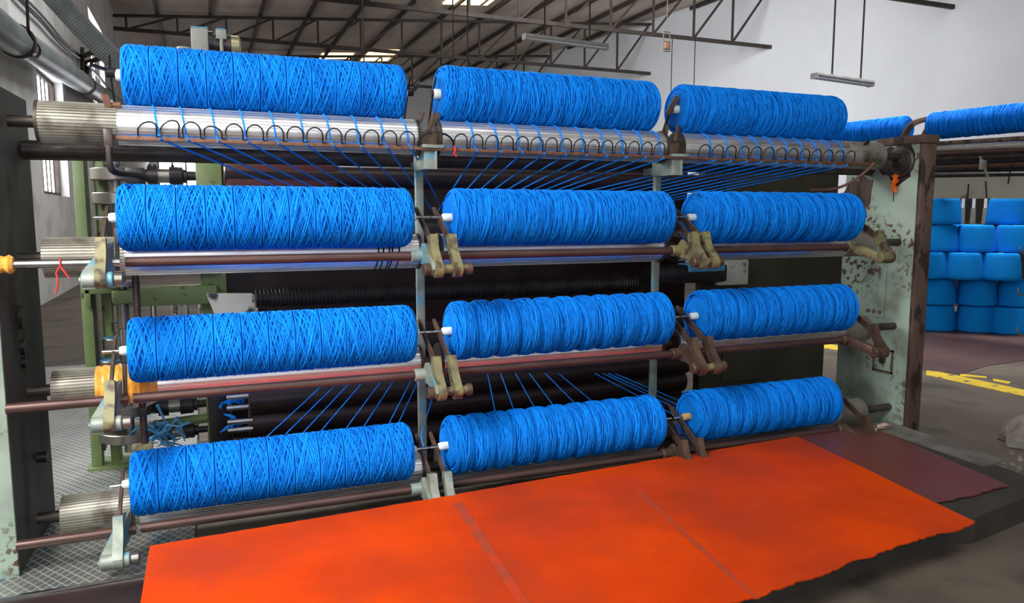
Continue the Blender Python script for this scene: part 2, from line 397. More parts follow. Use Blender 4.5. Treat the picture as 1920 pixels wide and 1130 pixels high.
# roof trusses
def truss(y, label):
    t = empty('roof_truss', (-2.6, y, 8.0), label, 'roof truss', 'roof trusses')
    xe = wx(y) + .1
    MB().beam((-2.7, y, 8.0), (xe, y, 8.0), .1, .13).build('bottom_chord', M['truss'], t, smooth=0)
    MB().beam((-2.7, y, zroof(-2.7) - .22), (xe, y, zroof(xe) - .22), .1, .1).build('top_chord', M['truss'], t, smooth=0)
    n = 13
    for i in range(n):
        x = -2.2 + (xe + 2.0) * i / n
        MB().beam((x, y, 8.0), (x, y, zroof(x) - .22), .07, .07).build('vertical_web', M['truss'], t, smooth=0)
        xn = -2.2 + (xe + 2.0) * (i + 1) / n
        MB().beam((x, y, 8.0), (min(xn, xe), y, zroof(min(xn, xe)) - .22), .07, .07).build('diagonal_web', M['truss'], t, smooth=0)
truss(17.2, 'nearest dark steel roof truss, its chord meeting the white wall at top right')
truss(23.8, 'dark steel roof truss meeting the white wall above the hanging meter box')
truss(30.2, 'dark steel roof truss ending behind the middle hanging lamp')
truss(37.5, 'farthest dark steel roof truss near the back wall')

# left wall services
duct_pts = [at(-60, 5, X=-2.3), at(0, 55, X=-2.3), at(60, 95, X=-2.3), at(120, 133, X=-2.3), at(190, 178, X=-2.3), at(240, 205, X=-2.3)]
d = empty('ventilation_duct', duct_pts[1], 'long grey round duct running along the left wall under the cables', 'duct')
MB().tube(smoothpts(duct_pts), .21, 20).build('duct_pipe', M['duct'], d)
for i in (0.33, 0.72):
    p = smoothpts(duct_pts)[int(i * 30)]; q = smoothpts(duct_pts)[int(i * 30) + 1]
    dv = (q - p).normalized(); MB().cyl(p, p + dv * .12, .235, n=20).build('joint_collar', M['truss'], d)
hp = [at(70, -44, d=7.0), at(107, 0, d=7.05), at(165, 64, d=7.2), at(222, 119, d=7.4), at(266, 164, d=7.6), at(300, 230, d=7.8)]
hs = smoothpts(hp, 32)
rf = lambda j: .098 + (.006 if j % 2 else -.005)
tag(MB().tube(hs, .12, 24, rf).build('corrugated_hose', M['hose'], smooth=60), 'thick ribbed grey suction hose hanging above the left end of the top spool', 'hose')
def cable(name, px, X, r, label, cat='cable', m='wire'):
    return tag(MB().tube(smoothpts([at(a, c, X=X) for a, c in px], 5), r, 6).build(name, M[m]), label, cat)
cable('electric_cable', [(30, -10), (52, 14), (80, 42), (104, 70), (128, 93), (150, 110), (182, 140), (215, 180)], -2.52, .035, 'black electric cable sagging along the left wall above the duct')
cable('electric_cable', [(36, -10), (58, 8), (90, 42), (118, 76), (150, 104), (165, 118)], -2.54, .022, 'thinner black cable close beside the main cable on the left wall')
cable('electric_cable', [(50, 0), (52, 35), (54, 62), (62, 76), (72, 88), (74, 100), (66, 108), (58, 104)], -2.1, .022, 'short black cable looping down over the grey duct')
wb = empty('cable_bracket', at(155, 112, X=-2.5), 'dark wall bracket with two arms holding the cables beside the ribbed hose', 'bracket')
b = MB(); b.beam(at(154, 90, X=-2.5), at(154, 130, X=-2.5), .08, .08); b.build('bracket_post', M['truss'], wb)
for a0, a1 in (((154, 106), (178, 97)), ((160, 118), (190, 109))):
    MB().beam(at(*a0, X=-2.5), at(*a1, X=-2.1), .08, .08).build('bracket_arm', M['truss'], wb)
MB().tube(smoothpts([at(162, 118, X=-2.54), at(165, 128, X=-2.54), at(162, 138, X=-2.54), at(166, 148, X=-2.54)]), .055, 8).build('cable_bundle', M['wire'], wb)

# hanging fluorescent lamps
def lamp(pa, pb, z, rods, label):
    A = at(*pa, Z=z); B = at(*pb, Z=z); dv = (B - A).normalized(); L = (B - A).length
    t = empty('fluorescent_lamp', (A + B) / 2, label, 'lamp', 'hanging fluorescent lamps')
    MB().beam(A, B, .13, .05, bev=.01).build('lamp_housing', M['lampbody'], t)
    for s in (-.035, .035):
        sd = Vector((-dv.y, dv.x, 0)) * s
        MB().cyl(A + dv * .04 + sd + Vector((0, 0, -.045)), B - dv * .04 + sd + Vector((0, 0, -.045)), .018, n=10).build('lamp_tube', M['tubeglass'], t)
    for e in (A, B - dv * .03):
        MB().beam(e + Vector((0, 0, -.04)), e + dv * .03 + Vector((0, 0, -.04)), .12, .05).build('end_cap', M['lampbody'], t)
    for u in rods:
        P = A + dv * (L * u); MB().cyl(P, (P.x, P.y, zroof(P.x)), .014, n=6).build('hanger_rod', M['truss'], t)
lamp((982, 66), (1138, 86), 4.2, (.24, .78), 'dusty white lamp hanging from two rods below the dark roof, centre')
lamp((1526, 139), (1634, 155), 3.6, (.30, .80), 'dusty white lamp hanging from two rods before the white wall, right')
for px, y1, lab in ((850, 140, 'thin dark ceiling rod hanging just left of the middle top spool'), (877, 135, 'thin dark ceiling rod above the left part of the middle top spool'), (682, 96, 'thin dark ceiling rod beside the bright skylights'), (1258, 178, 'thin dark rod hanging below the meter box before the white wall'), (1301, 168, 'thin dark rod hanging before the white wall above the gap between spools')):
    P = at(px, y1, d=13.5)
    tag(MB().cyl((P.x, P.y, P.z - .4), (P.x, P.y, zroof(P.x) if px < 1000 else at(px, 75, d=13.5).z), .013 if px < 1000 else .008, n=6).build('ceiling_rod', M['truss']), lab, 'rod', 'rods hanging from the roof')
P = at(1250, 78, d=20)
mb = empty('meter_box', P, 'small brown box on a wire frame hanging under the truss by the white wall', 'box')
b = MB(); 
for s in (-.1, .1): b.cyl(P + Vector((s, 0, -.25)), P + Vector((s, 0, .25)), .015, n=6)
for z in (-.25, 0, .25): b.cyl(P + Vector((-.1, 0, z)), P + Vector((.1, 0, z)), .015, n=6)
b.cyl(P + Vector((0, 0, .25)), (P.x, P.y, zroof(P.x)), .012, n=6)
b.build('wire_frame', M['truss'], mb); MB().box(P + Vector((-.08, -.05, -.2)), P + Vector((.08, .05, -.02)), bev=.01).build('box_body', M['rust'], mb)

# ------------------------------------------------------------------ winding machine
MX0, MX1 = -0.745, 4.45
DY = 3.78; RD = 0.087; RS = 0.145
ROWS = [dict(zd=1.90, zs=2.136, ys=3.83), dict(zd=1.32, zs=1.493), dict(zd=0.735, zs=0.915), dict(zd=0.155, zs=0.318)]
for r in ROWS[1:]: r['ys'] = DY - math.sqrt((RS + RD + .004) ** 2 - (r['zs'] - r['zd']) ** 2)
ROWS[0]['zs'] = 1.90 + math.sqrt((RS + RD + .004) ** 2 - .05 ** 2)
ENDS = [[(-.305, .965), (1.160, 2.445), (2.630, 3.85)], [(-.335, .935), (1.147, 2.422), (2.618, 3.82)], [(-.325, .945), (1.142, 2.44), (2.660, 3.815)], [(-.345, .918), (1.112, 2.39), (2.615, 3.70)]]
wm = empty('winding_machine', (1.85, 3.9, 0), 'long pale green and brown yarn winding machine carrying twelve blue spools in four rows', 'machine')

# side frames
def side_frame(x0, x1, y0, y1, inner, mats, capx):
    b = MB()
    b.box((x0, y0 + .02, 0), (x1, y1, 2.0), bev=.006)
    f = b.build('side_frame', mats[0], wm)
    return f
# left frame: grimy inner face, pale front face
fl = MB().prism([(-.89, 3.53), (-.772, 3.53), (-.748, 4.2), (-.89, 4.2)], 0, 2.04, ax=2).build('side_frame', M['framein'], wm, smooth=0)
MB().box((-.893, 3.512, 0.0), (-.771, 3.531, 2.04), bev=.004).build('front_plate', M['frame'], fl)
for z in (1.02, .9, .82):
    pass
b = MB()
for z, s in ((1.06, .10), (.93, .07), (.86, .05)): b.prism([(3.80 + .022 * math.cos(a), z + s * .5 * math.sin(a)) for a in [i * math.pi / 6 for i in range(12)]], -.765, -.746)
b.build('oil_hole', M['black'], fl)
MB().cyl((-.75, 3.9, .40), (-.71, 3.9, .40), .025, n=12).build('stop_knob', M['black'], fl)
# right frame
fr = MB().box((MX1, 3.66, 0), (4.57, 4.27, 1.985), bev=.006).build('side_frame', M['frame'], wm)
MB().box((MX1 + .004, 3.63, 0.0), (4.577, 3.661, 2.0), bev=.004).build('front_plate', M['cap'], fr)
b = MB().box((MX1 - .012, 3.62, 1.985), (4.587, 4.0, 2.04), bev=.004); b.build('frame_cap', M['cap'], fr)
MB().box((MX1 - .004, 4.0, 1.97), (4.572, 4.27, 2.035), bev=.004).build('top_strip', M['frame'], fr)
MB().box((4.57, 3.66, 0.0), (4.59, 3.70, 1.98)).build('edge_strip', M['castblue'], fr)
# bearing on right frame, access plates
b = MB(); b.lathe([(0, .105), (.018, .105), (.024, .098), (.026, .080), (.036, .078), (.038, .058), (.05, .055), (.052, .036), (.066, .032), (.068, .016), (.062, .014), (.062, 0)], (MX1, 3.79, 1.868), (-1, 0, 0), 32)
b.build('bearing', M['darksteel'], fr)
b = MB(); n = 26; pts = []
for i in range(n):
    an = 2 * math.pi * i / n; rr = .15 + .035 * math.sin(3 * an + 1) + .02 * math.sin(7 * an); pts.append((3.84 + rr * math.cos(an), 1.87 + rr * .9 * math.sin(an)))
b.prism(pts, MX1 - .003, MX1 + .001); b.build('grease_stain', M['blackroll'], fr)
g = MB().box((MX1 - .012, 3.86, .78), (MX1, 4.02, 1.18), bev=.004).build('access_plate', M['frame'], fr)
b = MB()
for y in (3.89, 3.94, 3.99): b.cyl((MX1 - .012, y, .82), (MX1 - .024, y, .82), .013, n=8)
b.build('plate_bolt', M['cap'], g)
g = MB().box((MX1 - .014, 3.76, .40), (MX1, 3.92, .56), bev=.004).build('access_plate', M['frame'], fr)
b = MB(); b.cyl((MX1 - .014, 3.84, .48), (MX1 - .03, 3.84, .48), .024, n=12)
for (ya, za, yb, zb) in ((3.755, .395, 3.925, .41), (3.755, .55, 3.925, .565), (3.755, .395, 3.77, .565), (3.91, .395, 3.925, .565)): b.box((MX1 - .018, ya, za), (MX1 - .013, yb, zb))
b.build('plate_rim', M['cap'], g)

# fluted drums
def fluted(x0, x1, y, z, r, n=36, dep=.008):
    b = MB(); prof = []
    for i in range(n):
        a0 = 2 * math.pi * i / n; s = 2 * math.pi / n
        for fr_, rr in ((0, r), (.58, r), (.66, r - dep), (.92, r - dep)):
            prof.append((y + rr * math.cos(a0 + fr_ * s), z + rr * math.sin(a0 + fr_ * s)))
    m = len(prof); vs = []
    K = 6
    for k in range(K + 1):
        x = x0 + (x1 - x0) * k / K; vs += [(x, p[0], p[1]) for p in prof]
    fs = []
    for k in range(K):
        for i in range(m):
            j = (i + 1) % m; fs.append((k * m + i, (k + 1) * m + i, (k + 1) * m + j, k * m + j))
    fs.append(tuple(range(m))); fs.append(tuple(reversed(range(K * m, (K + 1) * m))))
    return b.add(vs, fs)
for ri, r in enumerate(ROWS):
    zd = r['zd']
    segs = [(-.33, 1.02), (1.13, 2.49), (2.60, 3.92 if ri else 3.90)]
    sh = MB().cyl((MX0, DY, zd), (MX1, DY, zd), .026, n=16).build('drum_shaft', M['darksteel'], wm)
    xl = -.625 if ri == 0 else -.645
    e = fluted(xl, -.33, DY, zd, RD + (.003 if ri == 0 else .001), 40, .005).build('drum_end', M['drumworn'], wm, smooth=20)
    e['label'] = 'dull worn end of the fluted drum'
    if ri == 0: MB().cyl((xl - .012, DY, zd), (xl, DY, zd), .092, n=40).build('end_disc', M['darksteel'], e)
    for si, (a, c) in enumerate(segs):
        dr = fluted(a, c, DY, zd, RD).build('winding_drum', M['drum'], wm, smooth=20)
        for xx in (a, c):
            if (si, xx) in ((0, a), (2, c)): continue
            MB().cyl((xx - .008, DY, zd), (xx + .008, DY, zd), RD + .006, n=40).build('drum_flange', M['darksteel'], dr)
    xr = 4.20 if ri == 0 else 4.16
    fluted(3.90 if ri == 0 else 3.92, xr, DY, zd, RD + .002, 44, .003).build('drum_end', M['drumworn'], wm, smooth=20)
# tape wrap on third row
b = MB()
pr = []
for k in range(25):
    x = -.475 + .25 * k / 24; pr.append((x, RD + .006 + .003 * math.sin(k * 2.3) + .002 * math.sin(k * 5.1)))
b.lathe(pr, (0, DY, ROWS[2]['zd']), (1, 0, 0), 40).build('tape_wrap', M['tape'], wm)['label'] = 'shiny orange tape wrapped round the drum'
# thread wraps on second row drum
b = MB()
for x in (.80, .825, .855, .87, .905):
    b.tube([(x + .008 * math.sin(a), DY + (RD + .003) * math.cos(a), 1.32 + (RD + .003) * math.sin(a)) for a in [i * 2 * math.pi / 20 for i in range(21)]], .0035, 5)
b.build('thread_wrap', M['wire'], wm)

# top beam, guide rail, wire hooks
MB().cyl((MX0, 4.05, 1.80), (MX1, 4.05, 1.835), .045, n=20).build('cross_beam', M['darksteel'], wm)
rl = MB().box((-.36, 3.67, 1.826), (4.08, 3.69, 1.846), bev=.003).build('guide_rail', M['rust'], wm)
def guide_wire(x0, x1, n, wild=0):
    p = (x1 - x0) / n; pts = []
    for i in range(n):
        xa = x0 + i * p; wv = p * .82
        hh = .066; lean = 0
        if i < wild: hh = .05 + .03 * random.random(); lean = random.uniform(-.02, .035)
        pts.append((xa, 3.668, 1.846))
        for k in range(11):
            a = math.pi * k / 10
            zz = 1.846 + hh * .45 + hh * .55 * math.sin(a)
            pts.append((xa + wv * (.5 - .5 * math.cos(a)) - lean * math.sin(a), 3.662 - .012 * math.sin(a), zz))
        pts.append((xa + wv, 3.668, 1.846))
    return MB().tube(pts, .0034, 6).build('guide_wire', M['wire'], wm, smooth=60)
guide_wire(-.245, 1.0, 14, 4); guide_wire(1.19, 2.46, 15); guide_wire(2.68, 3.90, 13)
for xa, xs in ((1.0, 1), (1.19, -1)):
    MB().tube(smoothpts([(xa, 3.668, 1.846), (xa + .01 * xs, 3.66, 1.88), (xa + .045 * xs, 3.65, 1.905), (xa + .07 * xs, 3.645, 1.907)]), .005, 6).build('wire_tip', M['wire'], wm)
MB().tube([(1.19, 3.665, 1.85), (1.195, 3.655, 1.83), (1.185, 3.655, 1.815), (1.2, 3.655, 1.80)], .006, 5).build('red_tie', M['red'], wm)

# joint posts and rail brackets
for xp in (1.10, 2.63):
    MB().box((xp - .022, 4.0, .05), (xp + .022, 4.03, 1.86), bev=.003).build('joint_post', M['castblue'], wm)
for xj in (1.075, 2.55):
    b = MB(); b.box((xj - .035, 3.69, 1.735), (xj + .022, 3.90, 1.842), bev=.004); b.box((xj + .018, 3.675, 1.735), (xj + .03, 3.90, 1.85), bev=.003); b.box((xj - .05, 3.66, 1.838), (xj + .06, 3.72, 1.856), bev=.003)
    b.box((xj - .02, 3.88, 1.75), (xj + .02, 4.02, 1.79))
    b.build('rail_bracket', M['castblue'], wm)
    b = MB()
    for dx, y, z0, hh, tl in ((-.035, 3.76, 1.975, .055, .02), (.0, 3.72, 1.93, .085, .03), (.045, 3.77, 1.96, .07, .025)):
        b.beam((xj + dx, y, z0), (xj + dx + tl, y + .01, z0 + hh), .022, .008, up=(0, 1, 0), bev=.002)
    b.box((xj - .04, 3.73, 1.84), (xj + .05, 3.81, 1.93), bev=.01)
    b.build('stop_tab', M['blade'], wm)
# left end drum tabs and pipes
b = MB(); b.beam((-.355, 3.72, 1.965), (-.37, 3.71, 2.02), .03, .01, up=(0, 1, 0), bev=.003); b.cyl((-.37, 3.73, 1.975), (-.31, 3.73, 1.98), .014, n=10); b.build('stop_tab', M['rust'], wm)
b = MB(); b.beam((-.36, 3.66, 1.79), (-.36, 3.66, 1.87), .035, .012, up=(0, 1, 0), bev=.003)
b.tube(smoothpts([(-.36, 3.665, 1.80), (-.36, 3.665, 1.72), (-.345, 3.70, 1.69), (-.28, 3.80, 1.685), (-.235, 3.85, 1.675)]), .014, 10); b.build('rail_hanger', M['darksteel'], wm)
pp = MB().cyl((-.305, 3.88, .40), (-.305, 3.88, 1.72), .016, n=12).build('vertical_pipe', M['rod'], wm)
MB().box((-.32, 3.85, 1.64), (-.24, 3.92, 1.72), bev=.004).build('pipe_block', M['black'], pp)
MB().box((-.33, 3.86, .56), (-.285, 3.9, .60), bev=.004).build('pipe_clamp', M['darksteel'], pp)
MB().box((-.36, 3.86, .38), (-.27, 3.9, .42), bev=.004).build('pipe_foot', M['cast'], pp)
# v-tab and oily hanger at the right end of the top drum
b = MB(); b.beam((3.93, 3.73, 1.965), (4.0, 3.72, 1.94), .02, .008, up=(0, 1, 0)); b.beam((4.0, 3.72, 1.94), (4.06, 3.72, 1.99), .02, .008, up=(0, 1, 0)); b.build('stop_tab', M['black'], wm)
b = MB(); b.tube(smoothpts([(4.05, 3.66, 1.845), (4.02, 3.68, 1.80), (3.95, 3.75, 1.72), (3.90, 3.85, 1.68), (3.8, 3.95, 1.675)]), .009, 8); b.build('rail_hanger', M['rust'], wm)
b = MB(); pts = []
for i in range(30):
    an = 2 * math.pi * i / 30; rr = 1 + .16 * math.sin(3 * an + .4) + .10 * math.sin(8 * an) + .06 * math.sin(13 * an)
    pts.append((4.14 + .115 * rr * math.cos(an), 1.63 + .17 * rr * math.sin(an)))
b.prism(pts, MX1 - .003, MX1 + .001); b.build('grease_stain', M['cap'], fr)
MB().beam((3.55, 4.2, 1.62), (4.42, 4.2, 1.62), .03, .015).build('tie_bar', M['black'], wm)

# support rods, brackets and cradle arms of rows two to four
def arm(x, zd, zs, ys, side, m_low='cast', m_up='blade'):
    """cast lever from the front pivot, thin blade up to the spool core"""
    piv = (3.345, zd - .065); k = (3.41, zd + .075)
    w = .026
    low = []
    # outline of the cast lever in y,z
    for a in range(0, 13):
        an = math.radians(-200 + a * 18.0); low.append((piv[0] + .041 * math.cos(an), piv[1] + .041 * math.sin(an)))
    low += [(piv[0] + .055, piv[1] + .05), (k[0] + .036, k[1] - .03), (k[0] + .036, k[1] + .012), (k[0] - .006, k[1] + .022), (k[0] - .03, k[1] - .05)]
    t = MB().prism(low, x - w * .75, x + w * .75).build('spool_arm', M[m_low], wm, smooth=30)
    cy, cz = ys, zs
    dv = Vector((0, cy - k[0], cz - k[1])).normalized(); nv = Vector((0, -dv.z, dv.y))
    p0 = Vector((x, k[0] + .005, k[1] - .035)); p1 = Vector((x, cy, cz)) + dv * .115
    bl = MB()
    wl = [(.0, .017), (.25, .018), (.7, .017), (.93, .014), (1.0, .005)]
    out = [p0.lerp(p1, u) + nv * h for u, h in wl] + [p0.lerp(p1, u) - nv * h for u, h in reversed(wl)]
    bl.prism([(p.y, p.z) for p in out], x - .006 + side * .010, x + .006 + side * .010)
    bl.build('arm_blade', M[m_up], t)
    MB().cyl((x - .045, cy, cz), (x + .045, cy, cz), .009, n=10).build('arm_pin', M['steel'], t)
    MB().cyl((x - .019, k[0] + .008, k[1] - .012), (x + .019, k[0] + .008, k[1] - .012), .008, n=10).build('arm_bolt', M['steel'], t)
def joint(x0, x1, zd, m='castblue', first=False):
    """pivot shaft with heads and the clamp bracket that ties it to the rod"""
    y, z = 3.345, zd - .065
    b = MB(); b.cyl((x0, y, z), (x1, y, z), .021, n=16)
    s = b.build('pivot_shaft', M['cast'], wm)
    for xx, d_ in ((x0, -1), (x1, 1)):
        MB().cyl((xx, y, z), (xx + .03 * d_, y, z), .029, n=14, bev=.004).build('shaft_head', M['blade'], s)
    if not first:
        b = MB().prism([(3.53, zd + .02), (3.50, zd + .05), (3.44, zd + .01), (3.33, z + .035), (3.315, z), (3.345, z - .03), (3.45, zd - .05), (3.55, zd - .05)], x0 + .005, x0 + .028)
        b.cyl((x0 - .045, 3.52, zd - .012), (x0 + .03, 3.52, zd - .012), .031, n=18, bev=.003)
        b.build('arm_bracket', M[m], wm, smooth=30)
for ri in (1, 2, 3):
    r = ROWS[ri]; zd, zs, ys = r['zd'], r['zs'], r['ys']; E_ = ENDS[ri]
    j1 = (E_[0][1] + .058, E_[1][0] - .052); j2 = (E_[1][1] + .060, E_[2][0] - .060)
    zr = zd - .012
    for (a, c) in ((-.773, -.33), (-.31, j1[0] - .01), (j1[0] + .02, j2[0] - .02), (j2[0] + .02, 3.74)):
        MB().cyl((a, 3.52, zr), (c, 3.52, zr), .0215 if ri != 1 or a > -.5 else .018, n=18).build('support_rod', M['steel' if (ri == 1 and a < -.5) else 'rod'], wm)
    up = 'blade' if ri > 1 else 'blade'
    # left end
    arm(-.385, zd, zs, ys, 0, 'castblue' if ri == 3 else 'cast')
    b = MB(); lo_ = [(-.448, zd - .105), (-.405, zd - .105), (-.405, zd - .035), (-.448, zd - .035)]; hi_ = [(-.385, zd - .045), (-.35, zd - .045), (-.35, zd + .075), (-.385, zd + .06)]
    b.add([(x_, 3.335, z_) for x_, z_ in lo_] + [(x_, 3.525, z_) for x_, z_ in hi_], [(0, 1, 2, 3), (7, 6, 5, 4), (0, 4, 5, 1), (1, 5, 6, 2), (2, 6, 7, 3), (3, 7, 4, 0)])
    b.cyl((-.452, 3.345, zd - .07), (-.34, 3.345, zd - .07), .031, n=18, bev=.004)
    b.cyl((-.452, 3.345, zd - .07), (-.46, 3.345, zd - .07), .012, n=8)
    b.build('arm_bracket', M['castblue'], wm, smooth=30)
    MB().cyl((-.34, 3.345, zd - .07), (-.305, 3.345, zd - .07), .026, n=16, bev=.004).build('shaft_collar', M['gear'], wm)
    MB().prism([(3.58, zd + .13), (3.63, zd + .13), (3.60, zd - .05), (3.55, zd - .05)], -.352, -.338).build('inner_plate', M['darksteel'], wm)
    # joints
    joint(j1[0] - .03, j1[1] + .045, zd); joint(j2[0] - .03, j2[1] + .03, zd, 'cast' if ri == 1 else 'blade')
    lo = 'cast' if ri < 3 else 'castblue'
    arm(j1[0] + .008, zd, zs, ys, 0, lo); arm(j1[1], zd, zs, ys, 0, lo)
    arm(j2[0] + .0, zd, zs, ys, 0, 'cast' if ri == 1 else 'blade'); arm(j2[1], zd, zs, ys, 0, 'cast' if ri == 1 else 'blade')
    # right end
    xe = E_[2][1]
    bk = MB().cyl((3.70, 3.52, zr), (3.775, 3.52, zr), .033, n=18, bev=.004)
    bk.beam((3.755, 3.53, zr), (3.80, 3.345, zd - .068), .045, .06, bev=.012)
    bk.cyl((3.775, 3.345, zd - .07), (3.87, 3.345, zd - .07), .034, n=16, bev=.004)
    bk.build('arm_bracket', M['cast' if ri == 1 else 'blade'], wm, smooth=30)
    arm(max(xe + .04, 3.835), zd, zs, ys, 0, 'cast' if ri == 1 else 'blade')
    MB().cyl((3.86, 3.345, zd - .07), (3.90, 3.345, zd - .07), .024, n=14, bev=.004).build('shaft_head', M['blade'], wm)
    MB().cyl((xe, ys, zs), (max(xe + .04, 3.835), ys, zs), .009, n=10).build('arm_pin', M['steel'], wm)
# top row: black retaining blades behind the cores
r = ROWS[0]
for x, dx, h in ((-.355, -.05, .10), (1.0, .03, .10), (1.135, .03, .11), (2.60, .02, .07)):
    b = MB(); b.beam((x - dx * .3, 4.0, 1.84), (x, r['ys'] + .01, r['zs'] + .01), .018, .008, up=(1, 0, 0)); b.beam((x, r['ys'] + .01, r['zs'] + .01), (x + .006, r['ys'] - .02, r['zs'] + h * .75), .016, .008, up=(1, 0, 0))
    b.cyl((x - .015, r['ys'], r['zs']), (x + .025, r['ys'], r['zs']), .02, n=10)
    b.build('spool_arm', M['black'], wm)
MB().beam((-.355, 3.83, 2.14), (-.43, 3.78, 2.155), .018, .012).build('latch_lever', M['black'], wm)
MB().beam((1.005, 3.82, 2.12), (1.05, 3.80, 2.17), .02, .008, up=(0, 1, 0)).build('latch_lever', M['black'], wm)
MB().beam((2.565, 3.82, 2.10), (2.61, 3.79, 2.20), .03, .01, up=(0, 1, 0)).build('latch_lever', M['blade'], wm)

# interior of the machine
def roller(z, y, r_, m, x0=.15, x1=3.6, name='inner_roller', rib=0):
    b = MB()
    if rib:
        pr = [(0, r_ * .6)]
        n = int((x1 - x0) / .022)
        for i in range(n): u = i * .022; pr += [(u + .002, r_ - .006), (u + .007, r_), (u + .015, r_), (u + .019, r_ - .006)]
        b.lathe(pr, (x0, y, z), (1, 0, 0), 24)
    else: b.cyl((x0, y, z), (x1, y, z), r_, n=32, bev=.006)
    return b.build(name, m, wm)
roller(1.735, 4.62, .065, M['blackroll'], .12, 3.6)
rb_ = MB().box((.13, 4.56, 1.66), (.75, 4.70, 1.80), bev=.01).build('roller_guard', M['redbox'], wm)
roller(1.02, 4.6, .055, M['black'], .26, 2.86, 'threaded_roller', 1)
roller(1.38, 4.75, .13, M['blackroll'])
roller(.42, 4.6, .085, M['blackroll'], .2, 3.3)
roller(.27, 4.65, .085, M['blackroll'], .2, 3.3)
roller(.68, 4.8, .12, M['blackroll'])
roller(.10, 4.6, .08, M['blackroll'])
for z in (.45, .385, .30, .25):
    MB().cyl((.08, 4.58, z), (.22, 4.58, z), .018, n=12).build('roller_shaft', M['steel'], wm)
MB().box((.05, 5.2, .02), (3.7, 5.25, 1.95)).build('rear_cover', M['blackroll'], wm, smooth=0)
b = MB().box((3.55, 4.72, .03), (4.77, 4.76, .62)); b.box((3.55, 4.72, .62), (5.3, 4.76, 1.68)); b.box((3.55, 4.72, 1.68), (4.84, 4.76, 1.90)); b.box((3.72, 4.70, .2), (4.1, 4.725, .55)); b.box((3.5, 4.7, .03), (3.56, 4.78, 1.9))
b.build('rear_panel', M['panel'], wm, smooth=0)
MB().box((3.55, 4.58, .98), (3.84, 4.62, 1.17), bev=.01).build('lint_plate', M['bandage'], wm)
MB().box((2.9, 4.46, 1.02), (3.55, 4.62, 1.15), bev=.02).build('side_housing', M['black'], wm)
b = MB().box((3.2, 4.45, 1.10), (3.52, 4.60, 1.16), bev=.01); b.build('lint_layer', M['dust'], wm)
MB().box((-.1, 4.3, .02), (4.2, 5.2, .03)).build('drip_tray', M['black'], wm, smooth=0)

